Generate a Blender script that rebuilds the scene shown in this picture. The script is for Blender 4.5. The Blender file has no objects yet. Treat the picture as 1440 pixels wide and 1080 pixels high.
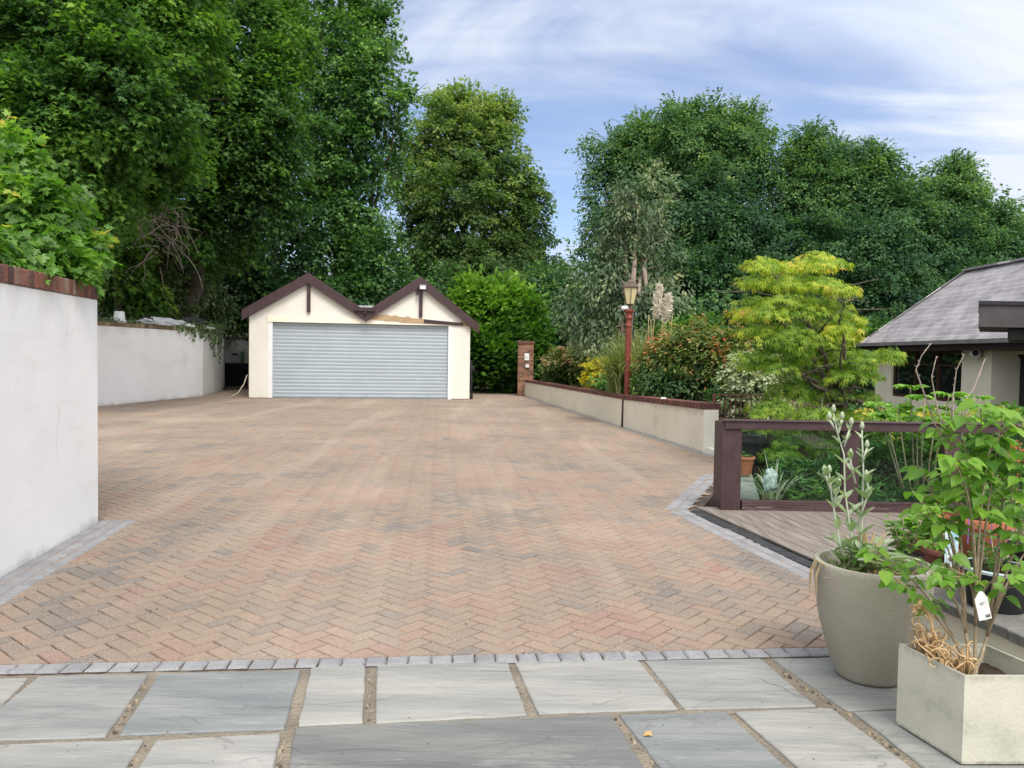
import bpy, bmesh, math, random
import numpy as np
from mathutils import Vector, Matrix, noise
R = math.radians
random.seed(7)
sc = bpy.context.scene
col = sc.collection

# ------------------------------------------------------------------ camera
PITCH, ROLL, FPX, EYE = R(2.12), R(0.9), 1080.0, 1.5
cam_d = bpy.data.cameras.new('camera'); cam = bpy.data.objects.new('camera', cam_d); col.objects.link(cam)
cam_d.sensor_width = 36.0; cam_d.lens = 27.0; cam_d.clip_start = 0.05; cam_d.clip_end = 2000
cam.matrix_world = Matrix.Translation((0, 0, EYE)) @ Matrix.Rotation(R(90)-PITCH, 4, 'X') @ Matrix.Rotation(ROLL, 4, 'Z')
sc.camera = cam

# ------------------------------------------------------------------ world, sun, exposure
SUN_DIR = Vector((0.22, -0.62, 0.92)).normalized()       # towards the sun
sun_el = math.asin(SUN_DIR.z); sun_az = math.atan2(SUN_DIR.x, SUN_DIR.y)
w = bpy.data.worlds.new("World"); sc.world = w; w.use_nodes = True
nt = w.node_tree; nt.nodes.clear()
def nd(t, ty, **k):
    n = t.nodes.new(ty)
    for a, b in k.items(): setattr(n, a, b)
    return n
sky = nd(nt, 'ShaderNodeTexSky', sky_type='NISHITA'); sky.sun_disc = False
sky.sun_elevation = sun_el; sky.sun_rotation = sun_az; sky.air_density = 1.0; sky.dust_density = 0.6; sky.ozone_density = 1.5
tc = nd(nt, 'ShaderNodeTexCoord')
sep = nd(nt, 'ShaderNodeSeparateXYZ'); nt.links.new(tc.outputs['Generated'], sep.inputs[0])
def mth(t, op, a, b=None, c=None):
    n = nd(t, 'ShaderNodeMath', operation=op)
    for i, v in enumerate((a, b, c)):
        if v is None: continue
        if isinstance(v, (int, float)): n.inputs[i].default_value = v
        else: t.links.new(v, n.inputs[i])
    return n.outputs[0]
zc = mth(nt, 'MAXIMUM', sep.outputs['Z'], 0.0); zc = mth(nt, 'ADD', zc, 0.16)
cx = mth(nt, 'DIVIDE', sep.outputs['X'], zc); cy = mth(nt, 'DIVIDE', sep.outputs['Y'], zc)
cb = nd(nt, 'ShaderNodeCombineXYZ'); nt.links.new(cx, cb.inputs[0]); nt.links.new(cy, cb.inputs[1])
mp = nd(nt, 'ShaderNodeMapping'); nt.links.new(cb.outputs[0], mp.inputs[0])
mp.inputs['Rotation'].default_value = (0, 0, R(35)); mp.inputs['Scale'].default_value = (0.62, 1.05, 1); mp.inputs['Location'].default_value = (5.3, 2.9, 0)
n1 = nd(nt, 'ShaderNodeTexNoise'); n1.inputs['Scale'].default_value = 0.75; n1.inputs['Detail'].default_value = 5; n1.inputs['Roughness'].default_value = 0.52; n1.inputs['Distortion'].default_value = 0.7
nt.links.new(mp.outputs[0], n1.inputs['Vector'])
n2 = nd(nt, 'ShaderNodeTexNoise'); n2.inputs['Scale'].default_value = 2.1; n2.inputs['Detail'].default_value = 7; n2.inputs['Roughness'].default_value = 0.55; n2.inputs['Distortion'].default_value = 0.9
nt.links.new(mp.outputs[0], n2.inputs['Vector'])
s = mth(nt, 'ADD', mth(nt, 'MULTIPLY', n1.outputs['Fac'], 0.72), mth(nt, 'MULTIPLY', n2.outputs['Fac'], 0.28))
mr = nd(nt, 'ShaderNodeMapRange', interpolation_type='SMOOTHSTEP'); nt.links.new(s, mr.inputs[0])
mr.inputs['From Min'].default_value = 0.40; mr.inputs['From Max'].default_value = 0.585; mr.inputs['To Min'].default_value = 0.04; mr.inputs['To Max'].default_value = 1.0
# the clouds' own colour: bright tops, slightly grey-blue where thick
ccr = nd(nt, 'ShaderNodeValToRGB'); nt.links.new(n2.outputs['Fac'], ccr.inputs[0])
ccr.color_ramp.elements[0].position = 0.35; ccr.color_ramp.elements[0].color = (3.4, 4.2, 5.9, 1)
ccr.color_ramp.elements[1].position = 0.68; ccr.color_ramp.elements[1].color = (5.4, 5.75, 6.4, 1)
hs = nd(nt, 'ShaderNodeMixRGB', blend_type='MULTIPLY'); hs.inputs[0].default_value = 1.0
nt.links.new(sky.outputs[0], hs.inputs[1]); hs.inputs[2].default_value = (0.98, 1.0, 1.12, 1)
mx = nd(nt, 'ShaderNodeMixRGB'); nt.links.new(mr.outputs[0], mx.inputs[0]); nt.links.new(hs.outputs[0], mx.inputs[1]); nt.links.new(ccr.outputs[0], mx.inputs[2])
# thin cloud glows brighter around the veiled sun, behind the camera
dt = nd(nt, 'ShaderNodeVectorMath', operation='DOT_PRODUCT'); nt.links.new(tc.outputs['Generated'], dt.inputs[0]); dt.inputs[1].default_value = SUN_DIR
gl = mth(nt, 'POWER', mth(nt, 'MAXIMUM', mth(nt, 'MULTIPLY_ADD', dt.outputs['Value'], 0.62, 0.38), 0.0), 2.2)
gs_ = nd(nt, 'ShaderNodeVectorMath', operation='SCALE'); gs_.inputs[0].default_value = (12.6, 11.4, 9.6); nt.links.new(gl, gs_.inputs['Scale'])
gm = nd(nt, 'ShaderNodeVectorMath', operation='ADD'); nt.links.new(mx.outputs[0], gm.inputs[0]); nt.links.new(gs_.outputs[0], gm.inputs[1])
bg = nd(nt, 'ShaderNodeBackground'); bg.inputs['Strength'].default_value = 0.10
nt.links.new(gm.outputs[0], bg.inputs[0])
wo = nd(nt, 'ShaderNodeOutputWorld'); nt.links.new(bg.outputs[0], wo.inputs[0])

sd = bpy.data.lights.new('sun', 'SUN'); sd.energy = 2.0; sd.angle = R(24); sd.color = (1.0, 0.94, 0.86)
so = bpy.data.objects.new('sun', sd); col.objects.link(so); so.rotation_euler = SUN_DIR.to_track_quat('Z', 'Y').to_euler()

sc.view_settings.view_transform = 'Standard'; sc.view_settings.look = 'None'
sc.view_settings.exposure = 0.62; sc.view_settings.gamma = 1.0
sc.render.engine = 'CYCLES'
sc.cycles.max_bounces = 7; sc.cycles.transparent_max_bounces = 12; sc.cycles.diffuse_bounces = 4; sc.cycles.glossy_bounces = 3
sc.cycles.use_denoising = True; sc.cycles.caustics_reflective = False; sc.cycles.caustics_refractive = False

# ------------------------------------------------------------------ survey helpers
_f = Vector((0, math.cos(PITCH), -math.sin(PITCH))); _u = Vector((0, math.sin(PITCH), math.cos(PITCH))); _r = Vector((1, 0, 0))
_rr = _r*math.cos(ROLL) + _u*math.sin(ROLL); _uu = -_r*math.sin(ROLL) + _u*math.cos(ROLL)
CAM = Vector((0, 0, EYE))
def ray(px, py): return _f + _rr*((px-720)/FPX) + _uu*((540-py)/FPX)
def G(px, py, z=0.0):
    d = ray(px, py); t = (z-EYE)/d.z; return CAM + d*t
def at(px, py, y):
    d = ray(px, py); return CAM + d*(y/d.y)
def onplane(px, py, p0, n):
    d = ray(px, py); t = (Vector(p0)-CAM).dot(n)/d.dot(n); return CAM + d*t

# ------------------------------------------------------------------ object helpers
def link(name, me, mat, parent=None, smooth=False):
    o = bpy.data.objects.new(name, me); col.objects.link(o)
    if mat is not None and len(me.materials) == 0:
        for m in (mat if isinstance(mat, (list, tuple)) else [mat]): me.materials.append(m)
    if parent is not None: o.parent = parent; o.matrix_parent_inverse = parent.matrix_world.inverted()
    if smooth: me.shade_smooth()
    return o
def tag(o, label=None, cat=None, group=None, kind=None):
    if label: o['label'] = label
    if cat: o['category'] = cat
    if group: o['group'] = group
    if kind: o['kind'] = kind
    return o
def thing(name, label, cat, loc=(0, 0, 0), rz=0, group=None):
    o = bpy.data.objects.new(name, None); col.objects.link(o); o.empty_display_size = 0.1
    o.matrix_world = Matrix.Translation(Vector(loc)) @ Matrix.Rotation(rz, 4, 'Z')
    o.location = loc; o.rotation_euler = (0, 0, rz)
    return tag(o, label, cat, group)

class MB:
    """collects geometry, world coordinates"""
    def __init__(s): s.v = []; s.f = []; s.c = []; s.m = []; s.cur = 0.5; s.mi = 0
    def add(s, vs, fs, c=None):
        b = len(s.v); s.v += [tuple(v) for v in vs]; s.f += [tuple(b+i for i in f) for f in fs]
        s.c += [s.cur if c is None else c]*len(vs); s.m += [s.mi]*len(fs); return s
    def prism(s, poly, z0, z1, c=None):
        n = len(poly); vs = [(p[0], p[1], z0) for p in poly]+[(p[0], p[1], z1) for p in poly]
        return s.add(vs, [tuple(range(n-1, -1, -1)), tuple(range(n, 2*n))]+[(i, (i+1) % n, n+(i+1) % n, n+i) for i in range(n)], c)
    def box(s, c, size, rz=0, M=None, col=None):
        x, y, z = [a/2 for a in size]
        vs = [Vector((i*x, j*y, k*z)) for k in (-1, 1) for j in (-1, 1) for i in (-1, 1)]
        T = Matrix.Translation(Vector(c)) @ (M if M is not None else Matrix.Rotation(rz, 4, 'Z'))
        return s.add([T @ v for v in vs], [(0, 2, 3, 1), (4, 5, 7, 6), (0, 1, 5, 4), (2, 6, 7, 3), (0, 4, 6, 2), (1, 3, 7, 5)], col)
    def bar(s, a, b, wd, ht, up=(0, 0, 1), col=None):
        a = Vector(a); b = Vector(b); d = (b-a); L = d.length; d.normalize()
        sx = d.cross(Vector(up)).normalized(); uz = sx.cross(d)
        M = Matrix((sx, d, uz)).transposed().to_4x4()
        return s.box((a+b)/2, (wd, L, ht), M=M, col=col)
    def tube(s, pts, rad, n=8, cap=True, col=None):
        pts = [Vector(p) for p in pts]; m = len(pts)
        if not isinstance(rad, (list, tuple)): rad = [rad]*m
        vs = []; ref = Vector((0.31, 0.17, 0.93))
        for i, p in enumerate(pts):
            d = (pts[min(i+1, m-1)]-pts[max(i-1, 0)]).normalized()
            if abs(d.dot(ref)) > 0.98: ref = Vector((1, 0.1, 0))
            a = d.cross(ref).normalized(); b = d.cross(a)
            vs += [p+(a*math.cos(2*math.pi*k/n)+b*math.sin(2*math.pi*k/n))*rad[i] for k in range(n)]
        fs = [(i*n+k, i*n+(k+1) % n, (i+1)*n+(k+1) % n, (i+1)*n+k) for i in range(m-1) for k in range(n)]
        if cap: fs += [tuple(range(n-1, -1, -1)), tuple((m-1)*n+k for k in range(n))]
        return s.add(vs, fs, col)
    def lathe(s, c, prof, n=24, cap0=True, cap1=True, sq=None, rz=0, col=None):
        """prof: list of (r, z)"""
        vs = []
        for r, z in prof:
            for k in range(n):
                a = 2*math.pi*k/n + rz
                vs.append((c[0]+r*math.cos(a), c[1]+r*math.sin(a), c[2]+z))
        m = len(prof)
        fs = [(i*n+k, i*n+(k+1) % n, (i+1)*n+(k+1) % n, (i+1)*n+k) for i in range(m-1) for k in range(n)]
        if cap0: fs.append(tuple(range(n-1, -1, -1)))
        if cap1: fs.append(tuple((m-1)*n+k for k in range(n)))
        return s.add(vs, fs, col)
    def build(s, name, mat, parent=None, smooth=False, bevel=0, auto=None):
        me = bpy.data.meshes.new(name); me.from_pydata(s.v, [], s.f); me.update()
        at_ = me.attributes.new('tint', 'FLOAT', 'POINT'); at_.data.foreach_set('value', np.array(s.c, dtype=np.float32))
        if isinstance(mat, (list, tuple)):
            for m in mat: me.materials.append(m)
            me.polygons.foreach_set('material_index', s.m)
        o = link(name, me, mat, parent, smooth)
        if auto: me.shade_smooth(); me.set_sharp_from_angle(angle=R(auto))
        if bevel:
            b = o.modifiers.new('bevel', 'BEVEL'); b.width = bevel; b.segments = 2; b.limit_method = 'ANGLE'; b.angle_limit = R(40)
        return o

# ------------------------------------------------------------------ materials
def pmat(name, c1, c2=None, rough=0.8, scale=4.0, detail=6, bump=0.0, bscale=40.0, spec=0.3, metal=0.0, tint=None, lo=0.35, hi=0.65, stretch=(1, 1, 1), extra=None, coat=0, fine=None, rvar=0, crack=None, grime=None, riven=None, streak=None):
    m = bpy.data.materials.new(name); m.use_nodes = True; t = m.node_tree; t.nodes.clear()
    out = nd(t, 'ShaderNodeOutputMaterial'); b = nd(t, 'ShaderNodeBsdfPrincipled'); t.links.new(b.outputs[0], out.inputs[0])
    b.inputs['Roughness'].default_value = rough; b.inputs['Specular IOR Level'].default_value = spec; b.inputs['Metallic'].default_value = metal
    b.inputs['Coat Weight'].default_value = coat
    c = nd(t, 'ShaderNodeTexCoord'); mpn = nd(t, 'ShaderNodeMapping'); t.links.new(c.outputs['Object'], mpn.inputs[0]); mpn.inputs['Scale'].default_value = stretch
    cur = None
    if c2 is None: c2 = c1
    n = nd(t, 'ShaderNodeTexNoise'); n.inputs['Scale'].default_value = scale; n.inputs['Detail'].default_value = detail; n.inputs['Roughness'].default_value = 0.6
    t.links.new(mpn.outputs[0], n.inputs['Vector'])
    mr = nd(t, 'ShaderNodeMapRange'); mr.inputs['From Min'].default_value = lo; mr.inputs['From Max'].default_value = hi; t.links.new(n.outputs['Fac'], mr.inputs[0])
    mx = nd(t, 'ShaderNodeMixRGB'); t.links.new(mr.outputs[0], mx.inputs[0]); mx.inputs[1].default_value = (*c1, 1); mx.inputs[2].default_value = (*c2, 1)
    cur = mx.outputs[0]
    if tint:   # per piece colours carried as an attribute: list of (pos, colour)
        a = nd(t, 'ShaderNodeAttribute', attribute_name='tint'); rp = nd(t, 'ShaderNodeValToRGB'); t.links.new(a.outputs['Fac'], rp.inputs[0])
        e = rp.color_ramp.elements
        while len(e) < len(tint): e.new(0.5)
        for i, (p, cc) in enumerate(tint): e[i].position = p; e[i].color = (*cc, 1)
        mm = nd(t, 'ShaderNodeMixRGB', blend_type='MULTIPLY'); mm.inputs[0].default_value = 1; t.links.new(rp.outputs[0], mm.inputs[1]); t.links.new(cur, mm.inputs[2]); cur = mm.outputs[0]
    if fine:   # (scale, threshold, colour, amount) speckle / grime
        for (fs, th, fc, am) in fine:
            n3 = nd(t, 'ShaderNodeTexNoise'); n3.inputs['Scale'].default_value = fs; n3.inputs['Detail'].default_value = 8; n3.inputs['Roughness'].default_value = 0.7
            t.links.new(mpn.outputs[0], n3.inputs['Vector'])
            r3 = nd(t, 'ShaderNodeMapRange'); r3.inputs['From Min'].default_value = th; r3.inputs['From Max'].default_value = th+0.08; r3.inputs['To Max'].default_value = am; t.links.new(n3.outputs['Fac'], r3.inputs[0])
            m3 = nd(t, 'ShaderNodeMixRGB'); t.links.new(r3.outputs[0], m3.inputs[0]); t.links.new(cur, m3.inputs[1]); m3.inputs[2].default_value = (*fc, 1); cur = m3.outputs[0]
    if streak:
        for (vec, th, sc3, am) in streak:
            ms = nd(t, 'ShaderNodeMapping'); t.links.new(c.outputs['Object'], ms.inputs[0]); ms.inputs['Scale'].default_value = vec; ms.inputs['Rotation'].default_value = (0, 0, -.10)
            s1 = nd(t, 'ShaderNodeTexNoise'); s1.inputs['Scale'].default_value = 1; s1.inputs['Detail'].default_value = 5; s1.inputs['Distortion'].default_value = .4; t.links.new(ms.outputs[0], s1.inputs['Vector'])
            s2 = nd(t, 'ShaderNodeMapRange'); t.links.new(s1.outputs['Fac'], s2.inputs[0]); s2.inputs['From Min'].default_value = th; s2.inputs['From Max'].default_value = th+.12; s2.inputs['To Max'].default_value = am
            s3 = nd(t, 'ShaderNodeMixRGB'); t.links.new(s2.outputs[0], s3.inputs[0]); t.links.new(cur, s3.inputs[1]); s3.inputs[2].default_value = (*sc3, 1); cur = s3.outputs[0]
    if grime:   # (z0, direction, reach, noise scale, colour, amount): dirt splashed up from the foot / run down from the top
        sx_ = nd(t, 'ShaderNodeSeparateXYZ'); t.links.new(c.outputs['Object'], sx_.inputs[0])
        for (z0, dr, reach, gs, gc, am) in grime:
            mg = nd(t, 'ShaderNodeMapping'); t.links.new(c.outputs['Object'], mg.inputs[0]); mg.inputs['Scale'].default_value = (1, 1, .18 if dr < 0 else .7)
            g1 = nd(t, 'ShaderNodeTexNoise'); g1.inputs['Scale'].default_value = gs; g1.inputs['Detail'].default_value = 7; g1.inputs['Roughness'].default_value = .65; t.links.new(mg.outputs[0], g1.inputs['Vector'])
            h_ = mth(t, 'MULTIPLY', mth(t, 'SUBTRACT', sx_.outputs['Z'], z0), -dr/reach)    # 0 at the edge, negative further in
            q_ = mth(t, 'ADD', h_, mth(t, 'MULTIPLY', g1.outputs['Fac'], 2.0)); g2 = nd(t, 'ShaderNodeMapRange'); t.links.new(q_, g2.inputs[0]); g2.inputs['From Min'].default_value = .62; g2.inputs['From Max'].default_value = 1.15; g2.inputs['To Max'].default_value = am
            g3 = nd(t, 'ShaderNodeMixRGB'); t.links.new(g2.outputs[0], g3.inputs[0]); t.links.new(cur, g3.inputs[1]); g3.inputs[2].default_value = (*gc, 1); cur = g3.outputs[0]
    if crack:   # (scale, width, colour, mask threshold)
        ns_ = nd(t, 'ShaderNodeTexNoise'); ns_.inputs['Scale'].default_value = crack[0]*2.2; ns_.inputs['Detail'].default_value = 8; t.links.new(c.outputs['Object'], ns_.inputs['Vector'])
        va = nd(t, 'ShaderNodeVectorMath', operation='MULTIPLY_ADD'); t.links.new(ns_.outputs['Color'], va.inputs[0]); va.inputs[1].default_value = (.22, .22, .22); t.links.new(c.outputs['Object'], va.inputs[2])
        vo = nd(t, 'ShaderNodeTexVoronoi', feature='DISTANCE_TO_EDGE'); vo.inputs['Scale'].default_value = crack[0]; t.links.new(va.outputs[0], vo.inputs['Vector'])
        k1 = nd(t, 'ShaderNodeMapRange'); t.links.new(vo.outputs['Distance'], k1.inputs[0]); k1.inputs['From Min'].default_value = crack[1]; k1.inputs['From Max'].default_value = 0.0
        nm_ = nd(t, 'ShaderNodeTexNoise'); nm_.inputs['Scale'].default_value = crack[0]*1.3; t.links.new(c.outputs['Object'], nm_.inputs['Vector'])
        k2 = nd(t, 'ShaderNodeMapRange'); t.links.new(nm_.outputs['Fac'], k2.inputs[0]); k2.inputs['From Min'].default_value = crack[3]; k2.inputs['From Max'].default_value = crack[3]+.06
        kk = mth(t, 'MULTIPLY', k1.outputs[0], k2.outputs[0]); m5 = nd(t, 'ShaderNodeMixRGB'); t.links.new(kk, m5.inputs[0]); t.links.new(cur, m5.inputs[1]); m5.inputs[2].default_value = (*crack[2], 1); cur = m5.outputs[0]
    t.links.new(cur, b.inputs['Base Color'])
    if rvar:
        rr = nd(t, 'ShaderNodeMapRange'); rr.inputs['To Min'].default_value = rough-rvar; rr.inputs['To Max'].default_value = rough+rvar; t.links.new(n.outputs['Fac'], rr.inputs[0]); t.links.new(rr.outputs[0], b.inputs['Roughness'])
    if riven:   # split layers of sandstone: terraces with thin dark edge lines
        mr_ = nd(t, 'ShaderNodeMapping'); t.links.new(c.outputs['Object'], mr_.inputs[0]); mr_.inputs['Rotation'].default_value = (0, 0, .35); mr_.inputs['Scale'].default_value = (.8, 1.7, 1)
        rn = nd(t, 'ShaderNodeTexNoise'); rn.inputs['Scale'].default_value = riven; rn.inputs['Detail'].default_value = 6; rn.inputs['Roughness'].default_value = .48; rn.inputs['Distortion'].default_value = .5; t.links.new(mr_.outputs[0], rn.inputs['Vector'])
        rv = mth(t, 'MULTIPLY', rn.outputs['Fac'], 7.0); fr_ = mth(t, 'FRACT', rv); fl_ = mth(t, 'FLOOR', rv)
        st_ = nd(t, 'ShaderNodeMapRange', interpolation_type='SMOOTHSTEP'); t.links.new(fr_, st_.inputs[0]); st_.inputs['From Max'].default_value = .12; hh_ = mth(t, 'ADD', fl_, st_.outputs[0])
        ed = nd(t, 'ShaderNodeMapRange'); t.links.new(fr_, ed.inputs[0]); ed.inputs['From Min'].default_value = .13; ed.inputs['From Max'].default_value = .03
        mk = nd(t, 'ShaderNodeTexNoise'); mk.inputs['Scale'].default_value = riven*1.7; t.links.new(mr_.outputs[0], mk.inputs['Vector']); mk2 = nd(t, 'ShaderNodeMapRange'); t.links.new(mk.outputs['Fac'], mk2.inputs[0]); mk2.inputs['From Min'].default_value = .50; mk2.inputs['From Max'].default_value = .62; mk2.inputs['To Max'].default_value = .5
        me_ = nd(t, 'ShaderNodeMixRGB'); t.links.new(mth(t, 'MULTIPLY', ed.outputs[0], mk2.outputs[0]), me_.inputs[0]); t.links.new(cur, me_.inputs[1]); me_.inputs[2].default_value = (.14, .14, .135, 1); t.links.new(me_.outputs[0], b.inputs['Base Color'])
        rb = nd(t, 'ShaderNodeBump'); rb.inputs['Strength'].default_value = .55; rb.inputs['Distance'].default_value = .004; t.links.new(hh_, rb.inputs['Height'])
    if bump:
        n4 = nd(t, 'ShaderNodeTexNoise'); n4.inputs['Scale'].default_value = bscale; n4.inputs['Detail'].default_value = 6; t.links.new(mpn.outputs[0], n4.inputs['Vector'])
        bp = nd(t, 'ShaderNodeBump'); bp.inputs['Strength'].default_value = bump; bp.inputs['Distance'].default_value = 0.02; t.links.new(n4.outputs['Fac'], bp.inputs['Height']); t.links.new(bp.outputs[0], b.inputs['Normal'])
        if riven: t.links.new(rb.outputs[0], bp.inputs['Normal'])
    return m

def leafmat(name, cols, rough=0.5, trans=0.35, spec=0.35):
    m = bpy.data.materials.new(name); m.use_nodes = True; t = m.node_tree; t.nodes.clear()
    out = nd(t, 'ShaderNodeOutputMaterial'); b = nd(t, 'ShaderNodeBsdfPrincipled'); tr = nd(t, 'ShaderNodeBsdfTranslucent'); mx = nd(t, 'ShaderNodeMixShader')
    a = nd(t, 'ShaderNodeAttribute', attribute_name='tint'); rp = nd(t, 'ShaderNodeValToRGB'); t.links.new(a.outputs['Fac'], rp.inputs[0])
    e = rp.color_ramp.elements
    while len(e) < len(cols): e.new(0.5)
    for i, c in enumerate(cols):
        if len(c) == 2: p, c = c
        else: p = i/(len(cols)-1)
        e[i].position = p; e[i].color = (*c, 1)
    t.links.new(rp.outputs[0], b.inputs['Base Color'])
    g = nd(t, 'ShaderNodeMixRGB', blend_type='MULTIPLY'); g.inputs[0].default_value = 1; t.links.new(rp.outputs[0], g.inputs[1]); g.inputs[2].default_value = (1.5, 1.75, 0.75, 1)
    t.links.new(g.outputs[0], tr.inputs[0])
    b.inputs['Roughness'].default_value = rough; b.inputs['Specular IOR Level'].default_value = spec
    mx.inputs[0].default_value = trans; t.links.new(b.outputs[0], mx.inputs[1]); t.links.new(tr.outputs[0], mx.inputs[2]); t.links.new(mx.outputs[0], out.inputs[0])
    return m

M = {}
M['white_render'] = pmat('white_render', (0.86, 0.86, 0.845), (0.80, 0.805, 0.80), rough=0.85, scale=1.3, bump=0.12, bscale=14, stretch=(1, 1, 1), fine=[(2.2, 0.60, (0.66, 0.65, 0.62), 0.30), (5.0, 0.70, (0.5, 0.5, 0.47), 0.35)], grime=[(0, 1, .16, 5, (.42, .39, .33), .55), (1.92, -1, .55, 3.5, (.50, .51, .46), .45)], crack=(1.3, .005, (.55, .54, .50), .56), streak=[((.5, .9, 3), .56, (.66, .66, .63), .35)])
M['far_render'] = pmat('far_render', (0.84, 0.84, 0.82), (0.76, 0.76, 0.74), rough=0.85, scale=0.5, bump=0.2, bscale=20, stretch=(1, 1, 0.5), fine=[(1.3, 0.62, (0.55, 0.54, 0.5), 0.3)], grime=[(0, 1, .22, 2.5, (.42, .39, .33), .6), (2.12, -1, .6, 2.2, (.45, .46, .42), .4)], streak=[((.25, .35, 1.2), .55, (.62, .62, .58), .35)])
M['cream_render'] = pmat('cream_render', (0.74, 0.72, 0.645), (0.68, 0.655, 0.58), rough=0.85, scale=0.8, bump=0.2, bscale=30, fine=[(3.0, 0.66, (0.58, 0.52, 0.42), 0.4)], grime=[(0, 1, .20, 3.5, (.38, .34, .26), .5)])
M['beige_render'] = pmat('beige_render', (0.74, 0.69, 0.565), (0.66, 0.61, 0.49), rough=0.9, scale=1.0, bump=0.4, bscale=60, fine=[(2.0, 0.6, (0.42, 0.37, 0.29), 0.4)], grime=[(0, 1, .10, 5, (.20, .17, .13), .7), (.62, -1, .16, 5, (.34, .30, .23), .4)])
M['cream_plain'] = pmat('cream_plain', (0.84, 0.79, 0.65), (0.78, 0.73, 0.59), rough=0.8, scale=2)
M['coping_brick'] = pmat('coping_brick', (1, 1, 1), (0.75, 0.72, 0.7), rough=0.9, scale=14, bump=0.7, bscale=60, tint=[(0, (0.09, 0.060, 0.055)), (0.35, (0.15, 0.080, 0.065)), (0.7, (0.27, 0.115, 0.085)), (1, (0.30, 0.22, 0.17))], fine=[(9, 0.62, (0.30, 0.26, 0.22), 0.45)])
M['dark_coping'] = pmat('dark_coping', (1, 1, 1), (0.8, 0.8, 0.8), rough=0.9, scale=14, bump=0.5, bscale=60, tint=[(0, (0.09, 0.045, 0.04)), (1, (0.21, 0.085, 0.065))])
M['pillar_brick'] = pmat('pillar_brick', (1, 1, 1), (0.75, 0.72, 0.7), rough=0.9, scale=14, bump=0.5, bscale=60, tint=[(0, (0.14, 0.075, 0.05)), (0.5, (0.26, 0.13, 0.08)), (1, (0.36, 0.19, 0.11))])
M['mortar'] = pmat('mortar', (0.36, 0.32, 0.26), (0.24, 0.21, 0.17), rough=0.95, scale=30, bump=0.6, bscale=120)
M['plum'] = pmat('plum_timber', (0.040, 0.020, 0.022), (0.058, 0.031, 0.033), rough=0.5, scale=6, bump=0.15, bscale=40, stretch=(1, 1, 1), spec=0.4, fine=[(30, 0.72, (0.22, 0.18, 0.17), 0.5)])
M['plum_worn'] = pmat('plum_timber_worn', (0.045, 0.023, 0.025), (0.075, 0.045, 0.045), rough=0.75, scale=5, bump=0.5, bscale=18, stretch=(.35, 2, 3), fine=[(6, 0.60, (0.24, 0.19, 0.17), 0.65), (16, 0.64, (0.30, 0.25, 0.22), 0.5)])
M['plum_dark'] = pmat('dark_timber', (0.035, 0.02, 0.02), (0.05, 0.03, 0.03), rough=0.55)
M['shutter'] = pmat('shutter_metal', (0.38, 0.435, 0.475), (0.35, 0.40, 0.44), rough=0.5, scale=1.5, spec=0.4, grime=[(0, 1, .3, 3, (.26, .27, .26), .4)])
M['white_frame'] = pmat('white_frame', (0.78, 0.78, 0.76), (0.7, 0.7, 0.68), rough=0.5, scale=4)
M['bare_wood'] = pmat('bare_wood', (0.50, 0.36, 0.22), (0.36, 0.24, 0.15), rough=0.85, scale=8, stretch=(0.4, 0.4, 3), bump=0.5)
M['felt'] = pmat('roof_felt', (0.10, 0.09, 0.085), (0.14, 0.125, 0.11), rough=0.95, scale=5, bump=0.5)
M['lead'] = pmat('lead_flashing', (0.30, 0.32, 0.34), (0.5, 0.52, 0.54), rough=0.4, scale=10, metal=0.4)
M['black'] = pmat('black_plastic', (0.012, 0.012, 0.014), (0.025, 0.025, 0.027), rough=0.5, scale=5)
M['navy'] = pmat('navy_box', (0.010, 0.010, 0.022), (0.02, 0.02, 0.035), rough=0.5, scale=5)
M['grey_metal'] = pmat('grey_metal', (0.28, 0.30, 0.30), (0.20, 0.22, 0.22), rough=0.45, metal=0.5)
M['white_plastic'] = pmat('white_plastic', (0.72, 0.73, 0.72), (0.62, 0.63, 0.62), rough=0.4, scale=6)
M['sack'] = pmat('silver_sheet', (0.58, 0.60, 0.61), (0.42, 0.45, 0.47), rough=0.35, scale=6, bump=0.4, bscale=12)
M['green_plastic'] = pmat('green_plastic', (0.16, 0.34, 0.16), rough=0.5)

# block paving of the drive
def paving_mat():
    m = pmat('block_paving', (0.98, 0.96, 0.95), (0.76, 0.77, 0.78), rough=0.9, scale=0.55, detail=4, bump=0.6, bscale=260, spec=0.15,
        tint=[(0, (0.215, 0.20, 0.185)), (0.22, (0.262, 0.232, 0.202)), (0.40, (0.325, 0.262, 0.210)), (0.60, (0.365, 0.282, 0.212)), (0.78, (0.355, 0.250, 0.198)), (1, (0.335, 0.215, 0.175))],
        fine=[(110, 0.57, (0.80, 0.75, 0.68), 0.7), (60, 0.62, (0.15, 0.12, 0.095), 0.6), (0.22, 0.56, (0.56, 0.47, 0.37), 0.28), (0.5, 0.63, (0.27, 0.23, 0.19), 0.3)], streak=[((1.5, .16, 1), .52, (.50, .43, .35), .20), ((2.6, .3, 1), .56, (.22, .19, .16), .14)])
    return m
M['paving'] = paving_mat()
M['joint_sand'] = pmat('joint_sand', (0.060, 0.048, 0.038), (0.12, 0.098, 0.078), rough=0.95, scale=8, bump=0.5, bscale=200)
M['sett'] = pmat('grey_sett', (1.05, 1.05, 1.05), (0.8, 0.8, 0.82), rough=0.9, scale=6, bump=0.8, bscale=120, tint=[(0, (0.25, 0.255, 0.265)), (0.5, (0.30, 0.306, 0.315)), (1, (0.36, 0.362, 0.365))], fine=[(110, 0.6, (0.52, 0.52, 0.52), 0.5)])
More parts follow.
